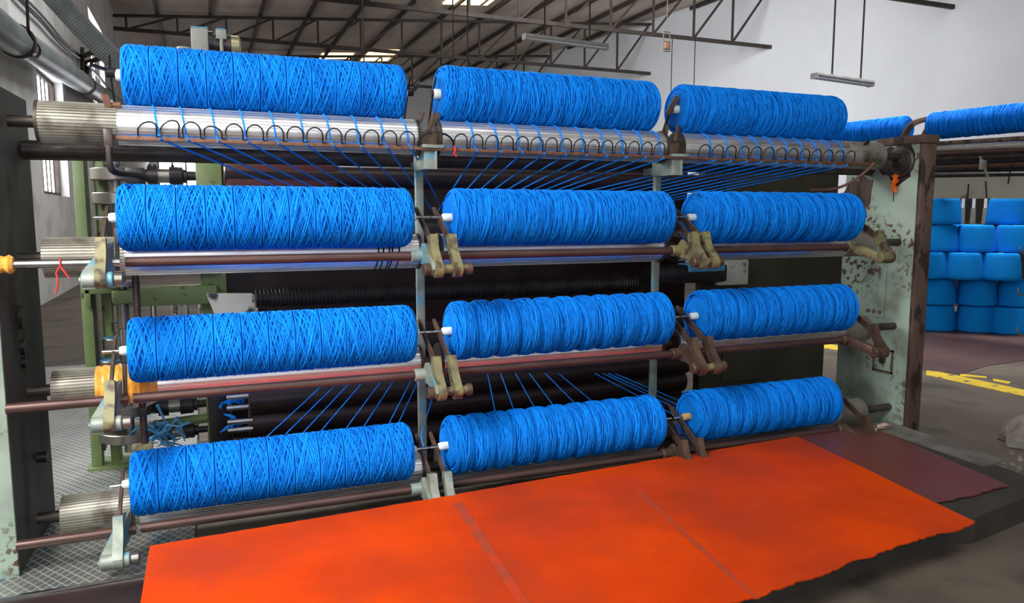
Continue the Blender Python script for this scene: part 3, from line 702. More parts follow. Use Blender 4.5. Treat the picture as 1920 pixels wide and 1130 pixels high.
# ------------------------------------------------------------------ yarn spools
def spool_mesh(name, L, R, N, dia, revs, per, bulge, seed, mats, gap=.55, dwell=1.12):
    rng = np.random.default_rng(seed)
    V = []; F = []; T = []; k0 = 0
    seg = 26; ns = 5
    w = L / N
    ca = np.cos(np.arange(ns) * 2 * np.pi / ns); sa = np.sin(np.arange(ns) * 2 * np.pi / ns)
    for z in range(N):
        n = int(revs * seg)
        t = np.arange(n + 1) / seg                      # revolutions
        ph = rng.random()
        pr_ = per * (1 + .06 * (rng.random() - .5))
        wob = ph + .16 * np.sin(t * .31 + rng.random() * 6) + .05 * np.sin(t * .83)
        q = (t / pr_ + wob) % 1.0
        u = 1 - np.abs(2 * q - 1)                       # triangle wave
        u = u + .045 * np.sin(t * 2.1 + rng.random() * 6) * np.sin(np.pi * u)
        u = np.clip(u * dwell - (dwell - 1) / 2, 0, 1)               # dwell at the turns
        g = dia * gap
        x = -L / 2 + z * w + g + u * (w - 2 * g) + 0.0
        rad = R - dia * .9 + dia * .75 * (t / revs) + bulge * (1 - (2 * u - 1) ** 4) + .10 * dia * np.sin(t * 3.3)
        e = np.clip((np.abs(x) - (L / 2 - .03)) / .03, 0, 1)
        rad = rad - .022 * e ** 2
        th = 2 * np.pi * t + rng.random() * 6.28
        er = np.stack([np.zeros_like(th), np.cos(th), np.sin(th)], 1)
        c = er * rad[:, None]; c[:, 0] = x
        vv = c[:, None, :] + dia / 2 * (er[:, None, :] * ca[None, :, None] + np.array([1., 0, 0])[None, None, :] * sa[None, :, None])
        V.append(vv.reshape(-1, 3))
        half = np.floor((t / pr_ + wob) * 2).astype(int); half = half - half.min(); tn = rng.random(half.max() + 2)
        T.append(np.repeat(tn[half], ns))
        i = np.arange(n)[:, None] * ns + np.arange(ns)[None, :]
        i2 = np.arange(n)[:, None] * ns + (np.arange(ns)[None, :] + 1) % ns
        f = np.stack([i, i2, i2 + ns, i + ns], -1).reshape(-1, 4) + k0
        F.append(f); k0 += (n + 1) * ns
    # solid body with domed, ringed ends
    prof = []
    for j in range(13):
        u = j / 12; rr = .02 + (R - .012 - .02) * u
        x = -L / 2 + .012 * (1 - math.sin(u * math.pi * .75) ** .7) + .0016 * math.sin(j * 2.6) + (.018 * max(0, u - .8) / .2 if u > .8 else 0)
        prof.append((x, rr))
    side = [(-L / 2 + .03, R - dia * .8)]
    for z in range(N):
        for uu in (.02, .25, .5, .75, .98):
            xx = -L / 2 + (z + uu) * w
            if abs(xx) < L / 2 - .03: side.append((xx, R - dia * 1.5 + bulge * (1 - (2 * uu - 1) ** 4) * .9 - (.004 if uu in (.02, .98) else 0)))
    side.append((L / 2 - .03, R - dia * .8))
    full = prof + side + [(-a, r_) for a, r_ in reversed(prof)]
    nn = 40; vs = []
    for x, r_ in full:
        an = np.arange(nn) * 2 * np.pi / nn
        vs.append(np.stack([np.full(nn, x), r_ * np.cos(an), r_ * np.sin(an)], 1))
    V.append(np.concatenate(vs)); T.append(np.full(len(V[-1]), .3))
    m = len(full)
    i = np.arange(m - 1)[:, None] * nn + np.arange(nn)[None, :]; i2 = np.arange(m - 1)[:, None] * nn + (np.arange(nn)[None, :] + 1) % nn
    F.append(np.stack([i, i + nn, i2 + nn, i2], -1).reshape(-1, 4) + k0)
    V = np.concatenate(V); F = np.concatenate(F)
    me = D.meshes.new(name)
    me.vertices.add(len(V)); me.vertices.foreach_set('co', V.astype(np.float32).ravel())
    me.loops.add(len(F) * 4); me.loops.foreach_set('vertex_index', F.astype(np.int32).ravel())
    me.polygons.add(len(F)); me.polygons.foreach_set('loop_start', np.arange(len(F), dtype=np.int32) * 4)
    me.polygons.foreach_set('use_smooth', np.ones(len(F), dtype=bool))
    me.update(calc_edges=True); me.validate()
    ta = me.attributes.new('tone', 'FLOAT', 'POINT'); ta.data.foreach_set('value', np.concatenate(T).astype(np.float32))
    me.materials.append(mats)
    return me
RB = RS - .002
# one winding mesh of each look; lengths are matched by the object's own x scale
WIND = {
    'coarse': spool_mesh('coarse_winding', 1.27, RB, 11, .0074, 44, 1.13, .0005, 1, M['yarn'], .70, 1.30),
    'coarse_b': spool_mesh('coarse_winding_b', 1.27, RB, 11, .0072, 44, 1.17, .0005, 2, M['yarn'], .70, 1.30),
    'fine': spool_mesh('fine_winding', 1.25, RB, 11, .0062, 32, 2.31, .003, 3, M['yarn']),
    'fine_b': spool_mesh('fine_winding_b', 1.25, RB, 11, .0066, 30, 1.73, .004, 4, M['yarn']),
    'bulgy': spool_mesh('bulgy_winding', 1.25, RB - .011, 11, .0055, 46, 3.13, .020, 5, M['yarn']),
    'bulgy_b': spool_mesh('bulgy_winding_b', 1.22, RB - .009, 11, .0055, 46, 2.63, .018, 6, M['yarn']),
}
LOOK = [['coarse', 'fine_b', 'fine'], ['coarse_b', 'fine', 'bulgy_b'], ['coarse_b', 'bulgy', 'bulgy'], ['coarse', 'bulgy_b', 'bulgy_b']]
RN = ['top row', 'second row down', 'third row down', 'bottom row']
SN = ['left', 'middle', 'right']
SPOOLS = {}
for ri, r in enumerate(ROWS):
    for si in range(3):
        x0, x1 = ENDS[ri][si]; L = x1 - x0
        lk = LOOK[ri][si]
        nm = {'coarse': 'criss-cross wound', 'fine': 'smooth wound', 'bulgy': 'banded'}[lk.split('_')[0]]
        root = empty('yarn_spool', ((x0 + x1) / 2, r['ys'], r['zs'] - RS), 'bright blue %s yarn spool, %s in the machine\'s %s' % (nm, SN[si], RN[ri]), 'yarn spool', 'blue spools on the winding machine')
        wn = D.objects.new('yarn_winding', WIND[lk]); COL.objects.link(wn); wn.parent = root; wn.location = (0, 0, RS)
        bl = {'c': 1.27, 'f': 1.25, 'b': 1.25}[lk[0]] if lk != 'bulgy_b' else 1.22
        q_ = .95 if (ri, si) == (0, 0) else 1.0      # the top left spool is a little thinner
        wn.scale = (L / bl, q_, q_); wn.rotation_euler = (1.3 * ri + 2.1 * si, 0, 0)
        for s in (-1, 1):
            big = .026 if (ri == 0) else .021
            xe = x0 if s < 0 else x1
            ln = .05 if ri else .04
            wood = (ri == 3 and si == 2)
            b = MB(); b.lathe([(0, big), (ln * .8, big), (ln, big * .8), (ln, .009), (ln - .006, .008), (ln - .006, 0)], (xe - s * .012, r['ys'], r['zs']), (s, 0, 0), 20)
            o = b.build('core_tube', M['woodcore' if wood else 'core'], root)
        if q_ < 1: root.location.z -= RS * (1 - q_)
        SPOOLS[(ri, si)] = root
# yarn strands running from the top spools over the drum, through the wires and back into the machine
def strand(root, pts, rr=.0042):
    MB().tube(pts, rr, 6).build('yarn_strand', M['strand'], root, smooth=60)
def drum_path(x, xr, zd, a0=82, a1=-28):
    out = []
    for k in range(10):
        a = math.radians(180 - (a0 + (a1 - a0) * k / 9)); u = k / 9
        out.append((x + (xr - x) * u * .8, DY + (RD + .0045) * math.cos(a), zd + (RD + .0045) * math.sin(a)))
    return out
LS = [300, 352, 409, 465, 522, 575, 625, 678, 726, 772]
MS = [896, 940, 981, 1022, 1063, 1102, 1140, 1176, 1212, 1246]
RSX = [1342, 1373, 1402, 1430, 1458, 1486, 1513, 1540, 1566, 1590]
for si, lst, fx in ((0, LS, lambda s: 870 + (s - 870) * .52), (1, MS, lambda s: 773 + (s - 773) * .52), (2, RSX, lambda s: 1045 + (s - 1342) * .95)):
    for s in lst:
        yy = 256 + (s - 265) * .0385 + 3
        pr = at(s, yy, Y=3.658)
        e = pr.lerp(at(fx(s), 372, Y=4.5), 1.32)
        st_ = pr.x - .028
        strand(SPOOLS[(0, si)], drum_path(st_, pr.x, 1.90) + [tuple(pr), tuple(pr.lerp(e, .5)), tuple(e)])
# strands climbing from the bottom spools into the machine
for si, lst in ((0, [475, 510, 545, 580, 630, 665, 715, 735]), (1, [790, 935, 975, 1020, 1062, 1110, 1150]), (2, [1260, 1285, 1300, 1320])):
    for s in lst:
        ye = 820 - (s - 475) * .085
        a = at(s, ye + 22, Y=3.93)
        e = at(880 + (s - 880) * .62, 700, Y=4.46)
        strand(SPOOLS[(3, si)], [(a.x, DY + RD * .9, .19), tuple(a), tuple(a.lerp(e, .5)), tuple(e)], .0034)

# ------------------------------------------------------------------ drive unit behind the left end
du = empty('drive_unit', (-.3, 4.9, 0), 'olive green drive stand with gear wheels and couplings behind the left end of the machine', 'drive unit')
YD = 4.9
def Yd(px, py, y=YD): return at(px, py, Y=y)
for (a, c, y0) in ((-.668, -.612, 4.88), (-.575, -.52, 4.95)):
    MB().box((a, y0, 0), (c, y0 + .1, 1.98), bev=.004).build('stand_post', M['green'], du)
    MB().box((c, y0 + .004, .12), (c + .018, y0 + .096, 1.98)).build('post_slot', M['black'], du)
MB().box((-.69, 4.86, 0), (-.44, 5.08, .03), bev=.004).build('stand_foot', M['green'], du)
MB().box((-.03, 4.86, .03), (.115, 5.0, 2.373), bev=.006).build('stand_post', M['green'], du)
b = MB().box((-.64, 4.80, 1.06), (-.46, 4.88, 1.11), bev=.006); b.box((-.64, 4.80, .98), (-.61, 4.88, 1.09), bev=.006); b.box((-.42, 4.78, .98), (.06, 4.9, 1.09), bev=.01); b.box((-.50, 4.76, 1.0), (-.36, 4.9, 1.08), bev=.015); b.box((-.35, 4.80, 1.16), (.05, 4.9, 1.22), bev=.006)
b.build('gear_arm', M['green'], du)
# vertical shaft with stacked gear wheels
SX, SY = -.455, 4.86
MB().cyl((SX, SY, .12), (SX, SY, 1.9), .026, n=16).build('gear_shaft', M['gear'], du)
for z, rr, h, m in ((1.735, .128, .068, 'gear'), (1.60, .125, .065, 'gear'), (1.11, .10, .03, 'gear'), (.80, .03, .10, 'steel')):
    MB().cyl((SX, SY, z - h / 2), (SX, SY, z + h / 2), rr, n=40, bev=.005).build('gear_wheel', M[m], du)
for z, h, rr in ((1.66, .05, .04), (1.83, .08, .05), (.95, .2, .034)):
    MB().cyl((SX, SY, z - h / 2), (SX, SY, z + h / 2), rr, n=20).build('shaft_collar', M['gear'], du)
for (px, py, rr, h) in ((228, 612, .055, .06), (222, 645, .085, .075), (214, 682, .085, .05), (240, 765, .16, .06), (245, 812, .17, .055)):
    p = Yd(px, py); g = MB().cyl((p.x, p.y + .02, p.z - h / 2), (p.x, p.y + .02, p.z + h / 2), rr, n=36, bev=.004).build('gear_wheel', M['gear'], du)
    if py < 700: MB().cyl((p.x, p.y + .02, p.z + h / 2), (p.x, p.y + .02, p.z + h / 2 + .004), rr * .94, n=30).build('lint_layer', M['dust'], g)
MB().cyl((Yd(242, 800).x, SY + .03, .1), (Yd(242, 800).x, SY + .03, .5), .03, n=14).build('gear_shaft', M['gear'], du)
MB().cyl((Yd(222, 640).x, SY + .05, .5), (Yd(222, 640).x, SY + .05, .98), .025, n=14).build('gear_shaft', M['gear'], du)
# horizontal couplings
def coupling(px0, px1, py, r_):
    a = Yd(px0, py); c = Yd(px1, py); z = a.z; L = c.x - a.x
    pr = [(0, r_ * .55), (.03 * L, r_ * .75), (.13 * L, r_ * .75), (.13 * L, r_ * 1.1), (.30 * L, r_ * 1.15), (.30 * L, r_ * .8), (.50 * L, r_ * .8), (.50 * L, r_ * 1.12), (.72 * L, r_ * 1.08), (.74 * L, r_ * .8), (.80 * L, r_ * .8), (.80 * L, r_ * .5), (L, r_ * .5)]
    o = MB().lathe(pr, (a.x, YD, z), (1, 0, 0), 28).build('coupling', M['black'], du)
    MB().cyl((a.x + .3 * L, YD, z), (a.x + .5 * L, YD, z), r_ * .83, n=24).build('coupling_sleeve', M['gear'], o)
    b = MB()
    for u in (.17, .26, .56): b.cyl((a.x + u * L, YD, z + r_), (a.x + u * L, YD, z + r_ * 1.32), .009, n=8)
    b.build('coupling_bolt', M['black'], o)
    MB().cyl((c.x - .05, YD, z), (c.x + .05, YD, z), r_ * .45, n=14).build('coupling_shaft', M['steel'], o)
coupling(262, 372, 329, .05); coupling(283, 392, 764, .05); coupling(292, 392, 813, .042)
a = Yd(288, 797); MB().cyl((a.x, YD, a.z), (.05, YD, a.z + .02), .03, n=14).build('drive_tube', M['green'], du)
MB().box((-.02, 4.80, .03), (.10, 4.92, .50), bev=.006).build('bearing_block', M['black'], du)
a = Yd(392, 543); c = Yd(477, 592)
MB().prism([(-.005, 1.05), (.25, 1.04), (.28, 1.01), (.285, .86), (.06, .86)], 4.72, 4.735, ax=1).build('blotched_plate', M['bandage'], du)
# springs and small rods
for x in (-.18, -.03):
    MB().tube([(x + .018 * math.cos(a_), 4.92 + .018 * math.sin(a_), .86 + a_ * .0022) for a_ in [i * .5 for i in range(130)]], .005, 5).build('return_spring', M['steel'], du)
b = MB()
for x in (-.12, -.30): MB().cyl((x, 4.92, .86), (x, 4.92, 1.0), .018, n=10).build('guide_pin', M['steel'], du)
# lint tufts
def tuft(c, s, n, seed):
    rng = random.Random(seed); b = MB()
    for i in range(n):
        p = Vector(c) + Vector((rng.gauss(0, s * .4), rng.gauss(0, s * .3), rng.gauss(0, s * .3)))
        q = p + Vector((rng.gauss(0, s * .6), rng.gauss(0, s * .3), rng.gauss(0, s * .45)))
        md = (p + q) / 2 + Vector((rng.gauss(0, s * .2), 0, rng.gauss(0, s * .2)))
        b.tube([p, md, q], .004, 4, lambda j: (.007, .010, .003)[j])
    return b
b = tuft((-.30, 4.78, .22), .12, 40, 1); b.build('lint_tuft', M['dust'], du)
b = tuft((.13, 4.70, .40), .05, 26, 2); b.add(*[(lambda t: (t.v, t.f))(tuft((.13, 4.70, .27), .045, 22, 3))][0]); b.build('lint_tuft', M['strand'], du)
b = MB().box((-.60, 4.84, 1.112), (-.40, 4.9, 1.118)); b.box((-.36, 4.83, 1.22), (.03, 4.89, 1.226)); b.build('lint_layer', M['dust'], du)

# gear motor on the tall post
gm = empty('gear_motor', (.04, 4.93, 2.42), 'dusty grey gear motor with terminal box standing high above the left top spool', 'motor')
MB().box((-.03, 4.86, 2.42), (.10, 5.02, 2.49), bev=.006).build('motor_base', M['grey'], gm)
MB().box((-.02, 4.87, 2.49), (.075, 5.0, 2.64), bev=.008).build('gearbox', M['grey'], gm)
MB().cyl((.075, 4.93, 2.565), (.10, 4.93, 2.565), .07, n=24).build('motor_flange', M['black'], gm)
b = MB().cyl((.10, 4.93, 2.56), (.20, 4.93, 2.56), .058, n=28)
for i in range(7): b.cyl((.108 + i * .013, 4.93, 2.56), (.113 + i * .013, 4.93, 2.56), .066, n=28)
b.build('motor_body', M['darksteel'], gm)
MB().lathe([(0, .062), (.045, .06), (.055, .045), (.058, 0)], (.20, 4.93, 2.56), (1, 0, 0), 28).build('fan_cover', M['brass'], gm)
MB().box((.115, 4.85, 2.58), (.175, 4.90, 2.635), bev=.005).build('terminal_box', M['grey'], gm)
MB().tube(smoothpts([(.145, 4.86, 2.58), (.145, 4.85, 2.53), (.15, 4.85, 2.45), (.145, 4.86, 2.40)]), .011, 8).build('motor_cable', M['grey'], gm)
b = MB().cyl((-.06, 4.93, 2.40), (-.06, 4.93, 2.50), .022, n=14); b.lathe([(0, .03), (.02, .045), (.035, .04), (.04, 0)], (-.06, 4.93, 2.495), (0, 0, 1), 16); b.box((-.06, 4.9, 2.44), (-.02, 4.96, 2.48)); b.build('oil_cup', M['grey'], gm)
b = MB().box((-.018, 4.872, 2.64), (.073, 4.998, 2.645)); b.box((.117, 4.852, 2.635), (.173, 4.898, 2.64)); b.build('lint_layer', M['dust'], gm)

gm.location.z -= .045
# marigold garland hung on the bearing
fg = empty('flower_garland', (MX1 - .05, 3.815, 1.70), 'small orange marigold garland hanging below the right bearing', 'flowers')
rng = random.Random(4)
for i in range(5):
    c = Vector((MX1 - .03, 3.815 + rng.uniform(-.008, .008), 1.775 - i * .024)); b = MB()
    for k in range(26):
        d_ = Vector((rng.gauss(0, 1), rng.gauss(0, 1), rng.gauss(0, 1))).normalized()
        b.beam(c, c + d_ * rng.uniform(.016, .03), .009, .003)
    b.build('marigold', M['flower'], fg)
MB().tube([(MX1 - .03, 3.815, 1.80), (MX1 - .03, 3.815, 1.60)], .003, 5).build('garland_string', M['wire'], fg)
# thread knots
tag(MB().tube(smoothpts([(-.545, 3.505, 1.33), (-.545, 3.495, 1.30), (-.56, 3.495, 1.27), (-.555, 3.49, 1.24), (-.565, 3.49, 1.19)]), .004, 5).tube(smoothpts([(-.545, 3.497, 1.30), (-.53, 3.49, 1.275), (-.515, 3.49, 1.25)]), .004, 5).build('red_thread', M['red']), 'red thread knotted round the bright rod near the left side frame', 'thread')
b = MB(); pr = [(0, .03), (.01, .038), (.03, .032), (.045, .04), (.06, .03)]; b.lathe(pr, (-.768, 3.52, 1.308), (1, 0, 0), 16)
tag(b.build('cloth_tie', M['tape']), 'shiny orange tape tied on the rod at the left side frame', 'tape')
b = MB().tube(smoothpts([(3.93, 3.42, .16), (3.98, 3.40, .175), (4.03, 3.42, .15), (3.99, 3.45, .13), (3.94, 3.44, .15)]), .013, 8)
b.tube(smoothpts([(3.93, 3.42, .15), (3.87, 3.40, .13), (3.80, 3.42, .10), (3.72, 3.40, .075)]), .011, 8, lambda j: .006 + .006 * (j % 4 > 1))
tag(b.build('knotted_rag', M['rag']), 'twisted pale rag knotted at the lower right end of the machine', 'rag')

# ------------------------------------------------------------------ floor things
cp = MB().box((-2.0, 3.34, .0), (-.1, 8.5, .012)); tag(cp.build('checker_plate', M['plate'], smooth=0), 'grey diamond checker plate floor sheet under the left end of the machine', 'floor plate')
MB().box((-2.0, 3.325, .0), (-.2, 3.34, .013)).build('plate_lip', M['steel'], D.objects['checker_plate'], smooth=0)
b = MB(); b.prism([(-.20, 1.92), (3.10, 2.27), (3.22, 2.24), (3.98, 2.36), (4.02, 2.7), (4.1, 3.5), (-.22, 3.24)], 0, .125, ax=2)
st(b.build('trim_1', M['plinth'], smooth=0))
b = MB(); b.prism([(3.93, 2.70), (4.12, 2.72), (4.18, 3.56), (3.98, 3.55)], 0.125, .137, ax=2); st(b.build('trim_2', M['kerbstone'], smooth=0))
# rubber mats: sheets with real thickness, ragged edges and gentle waves
def sheet(name, c00, c10, c11, c01, nx, ny, z, th, wav, rag, m, seed, sag=None):
    rng = random.Random(seed); c = [Vector(p) for p in (c00, c10, c11, c01)]
    e_f = [0] * (nx + 1); e_b = [0] * (nx + 1); acc = 0
    for i in range(nx + 1):
        acc = acc * .8 + rng.uniform(-rag, rag); e_f[i] = acc
        e_b[i] = rng.uniform(-rag, rag) * .35
    top = []
    for j in range(ny + 1):
        v = j / ny
        for i in range(nx + 1):
            u = i / nx
            p = (c[0] * (1 - u) + c[1] * u) * (1 - v) + (c[3] * (1 - u) + c[2] * u) * v
            p = p.copy()
            ef = e_f[i] * max(0, 1 - v * 12) + e_b[i] * max(0, 1 - (1 - v) * 12)
            zz = z + wav * (math.sin(u * 9 + v * 2) * .5 + math.sin(v * 7 + u * 3 + 1) * .5)
            if sag: zz += sag(u, v)
            top.append(Vector((p.x, p.y + ef, zz)))
    n = len(top); b = MB(); W_ = nx + 1
    vs = top + [p - Vector((0, 0, th)) for p in top]; fs = []
    for j in range(ny):
        for i in range(nx):
            a = j * W_ + i; fs.append((a, a + 1, a + W_ + 1, a + W_)); fs.append((a + n, a + W_ + n, a + W_ + 1 + n, a + 1 + n))
    for i in range(nx):
        a = i; fs.append((a, a + n, a + 1 + n, a + 1)); a = ny * W_ + i; fs.append((a, a + 1, a + 1 + n, a + n))
    for j in range(ny):
        a = j * W_; fs.append((a, a + W_, a + W_ + n, a + n)); a = j * W_ + nx; fs.append((a, a + n, a + W_ + n, a + W_))
    b.add(vs, fs); return b.build(name, m, smooth=50)
tag(sheet('rubber_mat', (3.19, 2.41, 0), (3.74, 2.43, 0), (3.98, 3.53, 0), (3.3, 3.50, 0), 30, 24, .137, .006, .002, .006, M['redmat'], 11), 'dark red rubber mat lying under the orange one at the right', 'mat')
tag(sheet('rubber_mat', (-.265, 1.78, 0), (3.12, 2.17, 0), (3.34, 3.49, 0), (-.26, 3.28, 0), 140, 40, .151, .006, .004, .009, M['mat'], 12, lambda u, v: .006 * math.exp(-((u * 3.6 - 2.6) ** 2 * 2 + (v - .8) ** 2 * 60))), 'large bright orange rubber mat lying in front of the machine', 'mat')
mo = [o for o in D.objects if o.get('label', '').startswith('large bright orange')][0]
for (pa, pb, w_) in (((858, 941), (990, 1140), .022), ((1180, 905), (1420, 1120), .012)):
    a = at(*pa, Z=.157); c = at(*pb, Z=.157); sd = (c - a).cross(Vector((0, 0, 1))).normalized() * w_
    b = MB(); vs_ = []; n = 30
    for k in range(n + 1):
        p = a.lerp(c, k / n)
        u = (p.x + .265) / 3.5; v = (p.y - 1.78 - u * .39) / (1.5 - u * .18)
        z = .1512 + .004 * (math.sin(u * 9 + v * 2) * .5 + math.sin(v * 7 + u * 3 + 1) * .5) + .0035
        vs_ += [(p.x + sd.x, p.y + sd.y, z), (p.x - sd.x, p.y - sd.y, z), (p.x - sd.x, p.y - sd.y, z - .003), (p.x + sd.x, p.y + sd.y, z - .003)]
    fs_ = []
    for k in range(n):
        for i in range(4): fs_.append((k * 4 + i, k * 4 + (i + 1) % 4, k * 4 + 4 + (i + 1) % 4, k * 4 + 4 + i))
    b.add(vs_, fs_).build('seam_strip', M['seam'], mo)
fm = D.objects['floor']
def flat(name, pts, m, z=.003):
    b = MB().prism([(p.x, p.y) for p in pts], 0.0005, z, ax=2); return b.build(name, m, fm, smooth=0)
flat('floor_marking', [at(1738, 692, Z=0), at(1925, 732, Z=0), at(1925, 744, Z=0), at(1736, 703, Z=0)], M['yellow'])
flat('floor_marking', [at(1520, 640, Z=0), at(1600, 652, Z=0), at(1600, 660, Z=0), at(1520, 650, Z=0)], M['yellow'])
flat('floor_marking', [at(1800, 701, Z=0), at(1850, 706, Z=0), at(1850, 709, Z=0), at(1800, 705, Z=0)], M['yellow'])
flat('floor_marking', [at(1862, 710, Z=0), at(1896, 716, Z=0), at(1890, 720, Z=0), at(1862, 714, Z=0)], M['yellow'])
flat('dark_floor_overlay', [at(1700, 690, Z=0), at(1800, 702, Z=0), at(1850, 686, Z=0), at(1920, 676, Z=0), at(1990, 660, Z=0), at(1940, 600, Z=0), at(1700, 600, Z=0)], M['purple'], .005)
flat('dark_floor_overlay', [at(-60, 1136, Z=0), at(268, 1087, Z=0), at(285, 1160, Z=0), at(-60, 1200, Z=0)], M['blackroll'], .004)  # black strip added in place of the dark gap before the plate
# broken masonry at the right
rb = empty('masonry_rubble', at(1912, 830, Z=0), 'broken lump of mortar with a red brick at the right edge of the floor', 'rubble')
bm = bmesh.new(); bmesh.ops.create_icosphere(bm, subdivisions=3, radius=1)
rg = random.Random(3); base = at(1925, 832, Z=0)
b = MB(); vs = []
for v in bm.verts:
    n_ = 1 + .18 * math.sin(v.co.x * 5 + v.co.y * 3) + .1 * rg.uniform(-1, 1)
    vs.append((base.x + v.co.x * .16 * n_, base.y + v.co.y * .14 * n_, max(v.co.z * .17 * n_, 0.002)))
bm.verts.index_update(); fs = [[v.index for v in f.verts] for f in bm.faces]; bm.free()
b.add(vs, fs).build('mortar_lump', M['rubble'], rb, smooth=0)
MB().box((base.x - .05, base.y - .22, .02), (base.x + .12, base.y - .12, .10), bev=.008).build('red_brick', M['brick'], rb)
b = MB()
for i in range(40):
    p = at(rg.uniform(1800, 1920), rg.uniform(850, 885), Z=0); s = rg.uniform(.004, .016)
    b.box((p.x - s, p.y - s, 0), (p.x + s, p.y + s, s), rot=Matrix.Rotation(rg.uniform(0, 3), 3, 'Z'))
o = b.build('gravel', M['rubble'], smooth=0); tag(o, 'scattered mortar crumbs on the floor beyond the dark red mat', 'gravel', kind='stuff')

# ------------------------------------------------------------------ second machine and yarn cones at the right
A2 = at(1585, 252, d=10.3); B2 = at(1925, 233, d=8.45)
dm = Vector((B2.x - A2.x, B2.y - A2.y, 0)).normalized(); zz2 = 2.60
nm = Vector((-dm.y, dm.x, 0))
if nm.dot(Vector((-A2.x, -A2.y, 0))) < 0: nm = -nm          # faces the camera
w2 = empty('winding_machine', (B2.x, B2.y, 0), 'second winding machine partly seen behind the right side frame, with rails and grey beam', 'machine')
def m2p(px, py, off=0.0, ref=None):
    """point on the vertical plane of the second machine, off metres towards the viewer"""
    r = ray(px, py); p0 = Vector((B2.x, B2.y, 0)) + nm * off
    t = (p0 - CP).dot(nm) / r.dot(nm); return CP + r * t
def m2bar(px0, py0, px1, py1, r_, m, name, off=0.0, sq=False):
    p = m2p(px0, py0, off); q = m2p(px1, py1, off)
    b = MB().beam(p, q, r_ * 2, r_ * 2, bev=.004) if sq else MB().cyl(p, q, r_, n=16)
    return b.build(name, M[m], w2)
m2bar(1690, 273, 1990, 254, .022, 'cap', 'support_rod', .25, True)
m2bar(1690, 281, 1990, 267, .07, 'drum', 'winding_drum', .05)
m2bar(1690, 291, 1990, 277, .025, 'rod', 'support_rod', .25)
m2bar(1690, 300, 1990, 288, .06, 'darksteel', 'cross_beam', .1)
m2bar(1690, 316, 1990, 305, .03, 'rod', 'support_rod', .2)
m2bar(1690, 332, 1990, 328, .05, 'black', 'inner_roller', -.1)
b = MB(); p = m2p(1690, 353, .1); q = m2p(1990, 351, .1); b.beam(p, q, .1, .25); b.build('grey_beam', M['m2beam'], w2, smooth=0)
b = MB(); p = m2p(1690, 327, -.3); q = m2p(1990, 322, -.3); b.beam(p, q, .03, .42); b.build('inner_panel', M['black'], w2, smooth=0)
b = MB(); p = m2p(1843, 308, .26); b.beam(p + Vector((0, 0, -.06)), p + Vector((0, 0, .05)), .07, .05, bev=.006); p2 = m2p(1838, 293, .26); b.beam(p2, p, .03, .02); p3 = m2p(1852, 332, .22); b.beam(p, p3, .03, .02); b.build('rod_clamp', M['grey'], w2)
for k, (pa, pb) in enumerate((((1896, 308), (1890, 345)), ((1816, 345), (1814, 372)), ((1848, 340), (1850, 372)))):
    MB().tube([m2p(*pa, .24), m2p(*pb, .24)], .008, 5).build('hanging_string', M['wire'], w2)
# curved arms
for (px, py) in ((1690, 262), (1728, 262)):
    P0 = m2p(px, py, .3); pts = [m2p(px, py + 8, .22), m2p(px + 8, py - 12, .22), m2p(px + 22, py - 30, .18), m2p(px + 52, py - 40, .12)]
    b = MB(); pp = smoothpts(pts, 6)
    for i in range(len(pp) - 1): b.beam(pp[i], pp[i + 1] + (pp[i + 1] - pp[i]) * .15, .03, .13 - .07 * i / len(pp), up=(nm.x, nm.y, .3))
    b.build('spool_arm', M['blade'], w2)
# rear body of second machine: end frames and legs
for u in (-.6, 2.9):
    c = Vector((A2.x, A2.y, 0)).lerp(Vector((B2.x, B2.y, 0)), u) - nm * .3
    MB().beam(c, c + Vector((0, 0, 2.45)), .5, .1, up=tuple(dm)).build('side_frame', M['frame'], w2)
mb_ = MB(); p = m2p(1650, 395, -3.4); q = m2p(2100, 395, -3.4); p.z = q.z = .95; mb_.beam(p, q, .04, 1.7); mb_.build('rear_cover', M['black'], w2, smooth=0)
wmesh2 = spool_mesh('deep_winding', 1.45, .16, 11, .009, 16, 2.2, .005, 9, M['yarn2'])
for (pa, pb, lab) in (((1540, 246), (1703, 246), 'deep blue spool on the second machine, half hidden behind the top right spool'), ((1744, 247), (1985, 238), 'deep blue yarn spool at the right edge of the photo on the second machine')):
    p = m2p(*pa, .12); q = m2p(*pb, .12); p.z = q.z = 2.60
    L = (q - p).length
    root = empty('yarn_spool', (p + q) / 2 - Vector((0, 0, .16)), lab, 'yarn spool', 'deep blue spools on the second machine')
    wn = D.objects.new('yarn_winding', wmesh2); COL.objects.link(wn); wn.parent = root; wn.location = (0, 0, .16)
    wn.rotation_euler = (0, 0, math.atan2(dm.y, dm.x)); wn.scale = (L / 1.45, 1, 1)
    for s, e in ((-1, p), (1, q)):
        MB().lathe([(0, .05), (.03, .05), (.03, .02), (.02, 0)], e - dm * s * .012, dm * s, 18).build('core_tube', M['strand'], root)

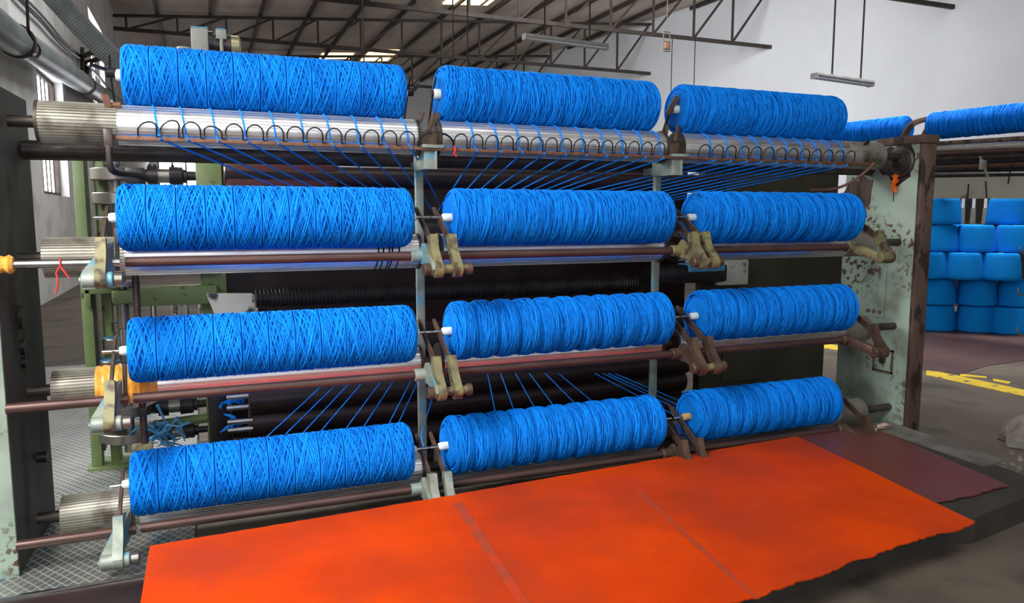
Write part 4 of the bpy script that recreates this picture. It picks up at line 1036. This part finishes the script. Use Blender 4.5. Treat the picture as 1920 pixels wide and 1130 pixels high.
# pile of cones: (x0, x1, top, bottom) in the photograph -> real cones standing on each other
CH = .345
CONES = [
 (0, 1828, .30, 'at the foot of the pile, middle'), ]
def cone_mesh(ra, rb, h):
    b = MB(); pr = [(0, rb - .03), (.012, rb - .006), (.03, rb)]
    for i in range(1, 12): pr.append((.03 + (h - .06) * i / 12, rb + (ra - rb) * i / 12 + .004 * math.sin(math.pi * i / 12)))
    pr += [(h - .03, ra), (h - .01, ra - .012), (h - .002, ra - .035), (h - .006, .05), (h - .006, .03)]
    b.lathe(pr, (0, 0, 0), (0, 0, 1), 40); return b
CM = None; TM = None
def cone(px0, px1, pyt, pyb, Yc, label, lvl):
    """a cone at depth Yc whose middle projects between px0 and px1"""
    global CM, TM
    zc = .002 + lvl * (CH + .002)
    p = at((px0 + px1) / 2, (pyt + pyb) / 2, Y=Yc)
    root = empty('yarn_cone', (p.x, Yc, zc), label, 'yarn cone', 'blue cones in the floor pile')
    if CM is None:
        o = cone_mesh(.205, .236, CH).build('yarn_body', M['cone']); o.parent = root; CM = o.data
        t = MB().cyl((0, 0, CH - .02), (0, 0, CH - .0015), .028, n=14).build('core_tip', M['core']); t.parent = root; TM = t.data
    else:
        o = D.objects.new('yarn_body', CM); COL.objects.link(o); o.parent = root
        t = D.objects.new('core_tip', TM); COL.objects.link(t); t.parent = root
    o.rotation_euler.z = random.uniform(0, 6)
    return root
LV = ['bottom row', 'second row up', 'third row up', 'fourth row up', 'top row']
cx = [(4, [(1757 - 28, 1803), (1850, 1926)], (367, 415)),
      (3, [(1722, 1798), (1793, 1866), (1867, 1940)], (415, 466)),
      (2, [(1702, 1777), (1770, 1842), (1838, 1914)], (466, 520)),
      (1, [(1718, 1793), (1793, 1868), (1868, 1942)], (520, 574)),
      (0, [(1716, 1792), (1791, 1864), (1852, 1930)], (572, 630))]
NMS = ['left, beside the machine frame', 'middle of three', 'right, at the photo edge']
for lvl, lst, (pt, pb) in cx:
    for k, (a, c) in enumerate(lst):
        if lvl == 4: who = ['left, beside the machine frame', 'right, under the grey beam'][k]
        else: who = NMS[k]
        yy = 6.95 - .28 * k
        cone(a, c, pt, pb, yy, 'matt blue yarn cone, pile\'s %s, %s' % (LV[lvl], who), lvl)
cone(1780, 1852, 400, 440, 7.15, 'matt blue yarn cone mostly hidden behind the fourth row of the floor pile', 3)
for k, (px, py) in enumerate(((1914, 470), (1909, 548), (1907, 622))):
    c = at(px, py, d=8.55)
    ht = ['topmost', 'middle', 'lowest'][k]
    tag(MB().tube(smoothpts([c + Vector((-.0, 0, .05)), c + Vector((0, 0, -.0)), c + Vector((.03, -.01, -.03)), c + Vector((.14, -.02, -.035))]), .009, 8).build('wire_hook', M['gear']), 'small bent wire hook, %s of three at the right edge of the cone pile' % ht, 'hook', 'wire hooks on the cone pile')
p = at(1828, 396, Y=7.6)
tag(MB().box((p.x - .8, 7.42, 0), (p.x + 1.2, 7.85, .06)).box((p.x - .8, 7.42, 1.33), (p.x + 1.2, 7.85, 1.388), bev=.01).box((p.x - .8, 7.44, .06), (p.x - .7, 7.8, 1.33)).box((p.x + 1.1, 7.44, .06), (p.x + 1.2, 7.8, 1.33)).build('work_bench', M['black'], smooth=0), 'dark bench in the gap behind the cone pile, carrying white tubes', 'bench')
for k, px in enumerate((1805, 1825, 1847)):
    p = at(px, 396, Y=7.55)
    t = empty('yarn_tube', (p.x, p.y, 1.39), 'white slender tube, %s of three in the dark gap above the cone pile' % ['left', 'middle', 'right'][k], 'tube', 'white tubes above the pile')
    MB().cyl((p.x, p.y, 1.39), (p.x, p.y, 1.62), .04, .03, n=14).build('tube_body', M['grey'], t)
    MB().cyl((p.x, p.y, 1.62), (p.x, p.y, 1.86), .022, n=12).build('tube_neck', M['tubeglass'], t)
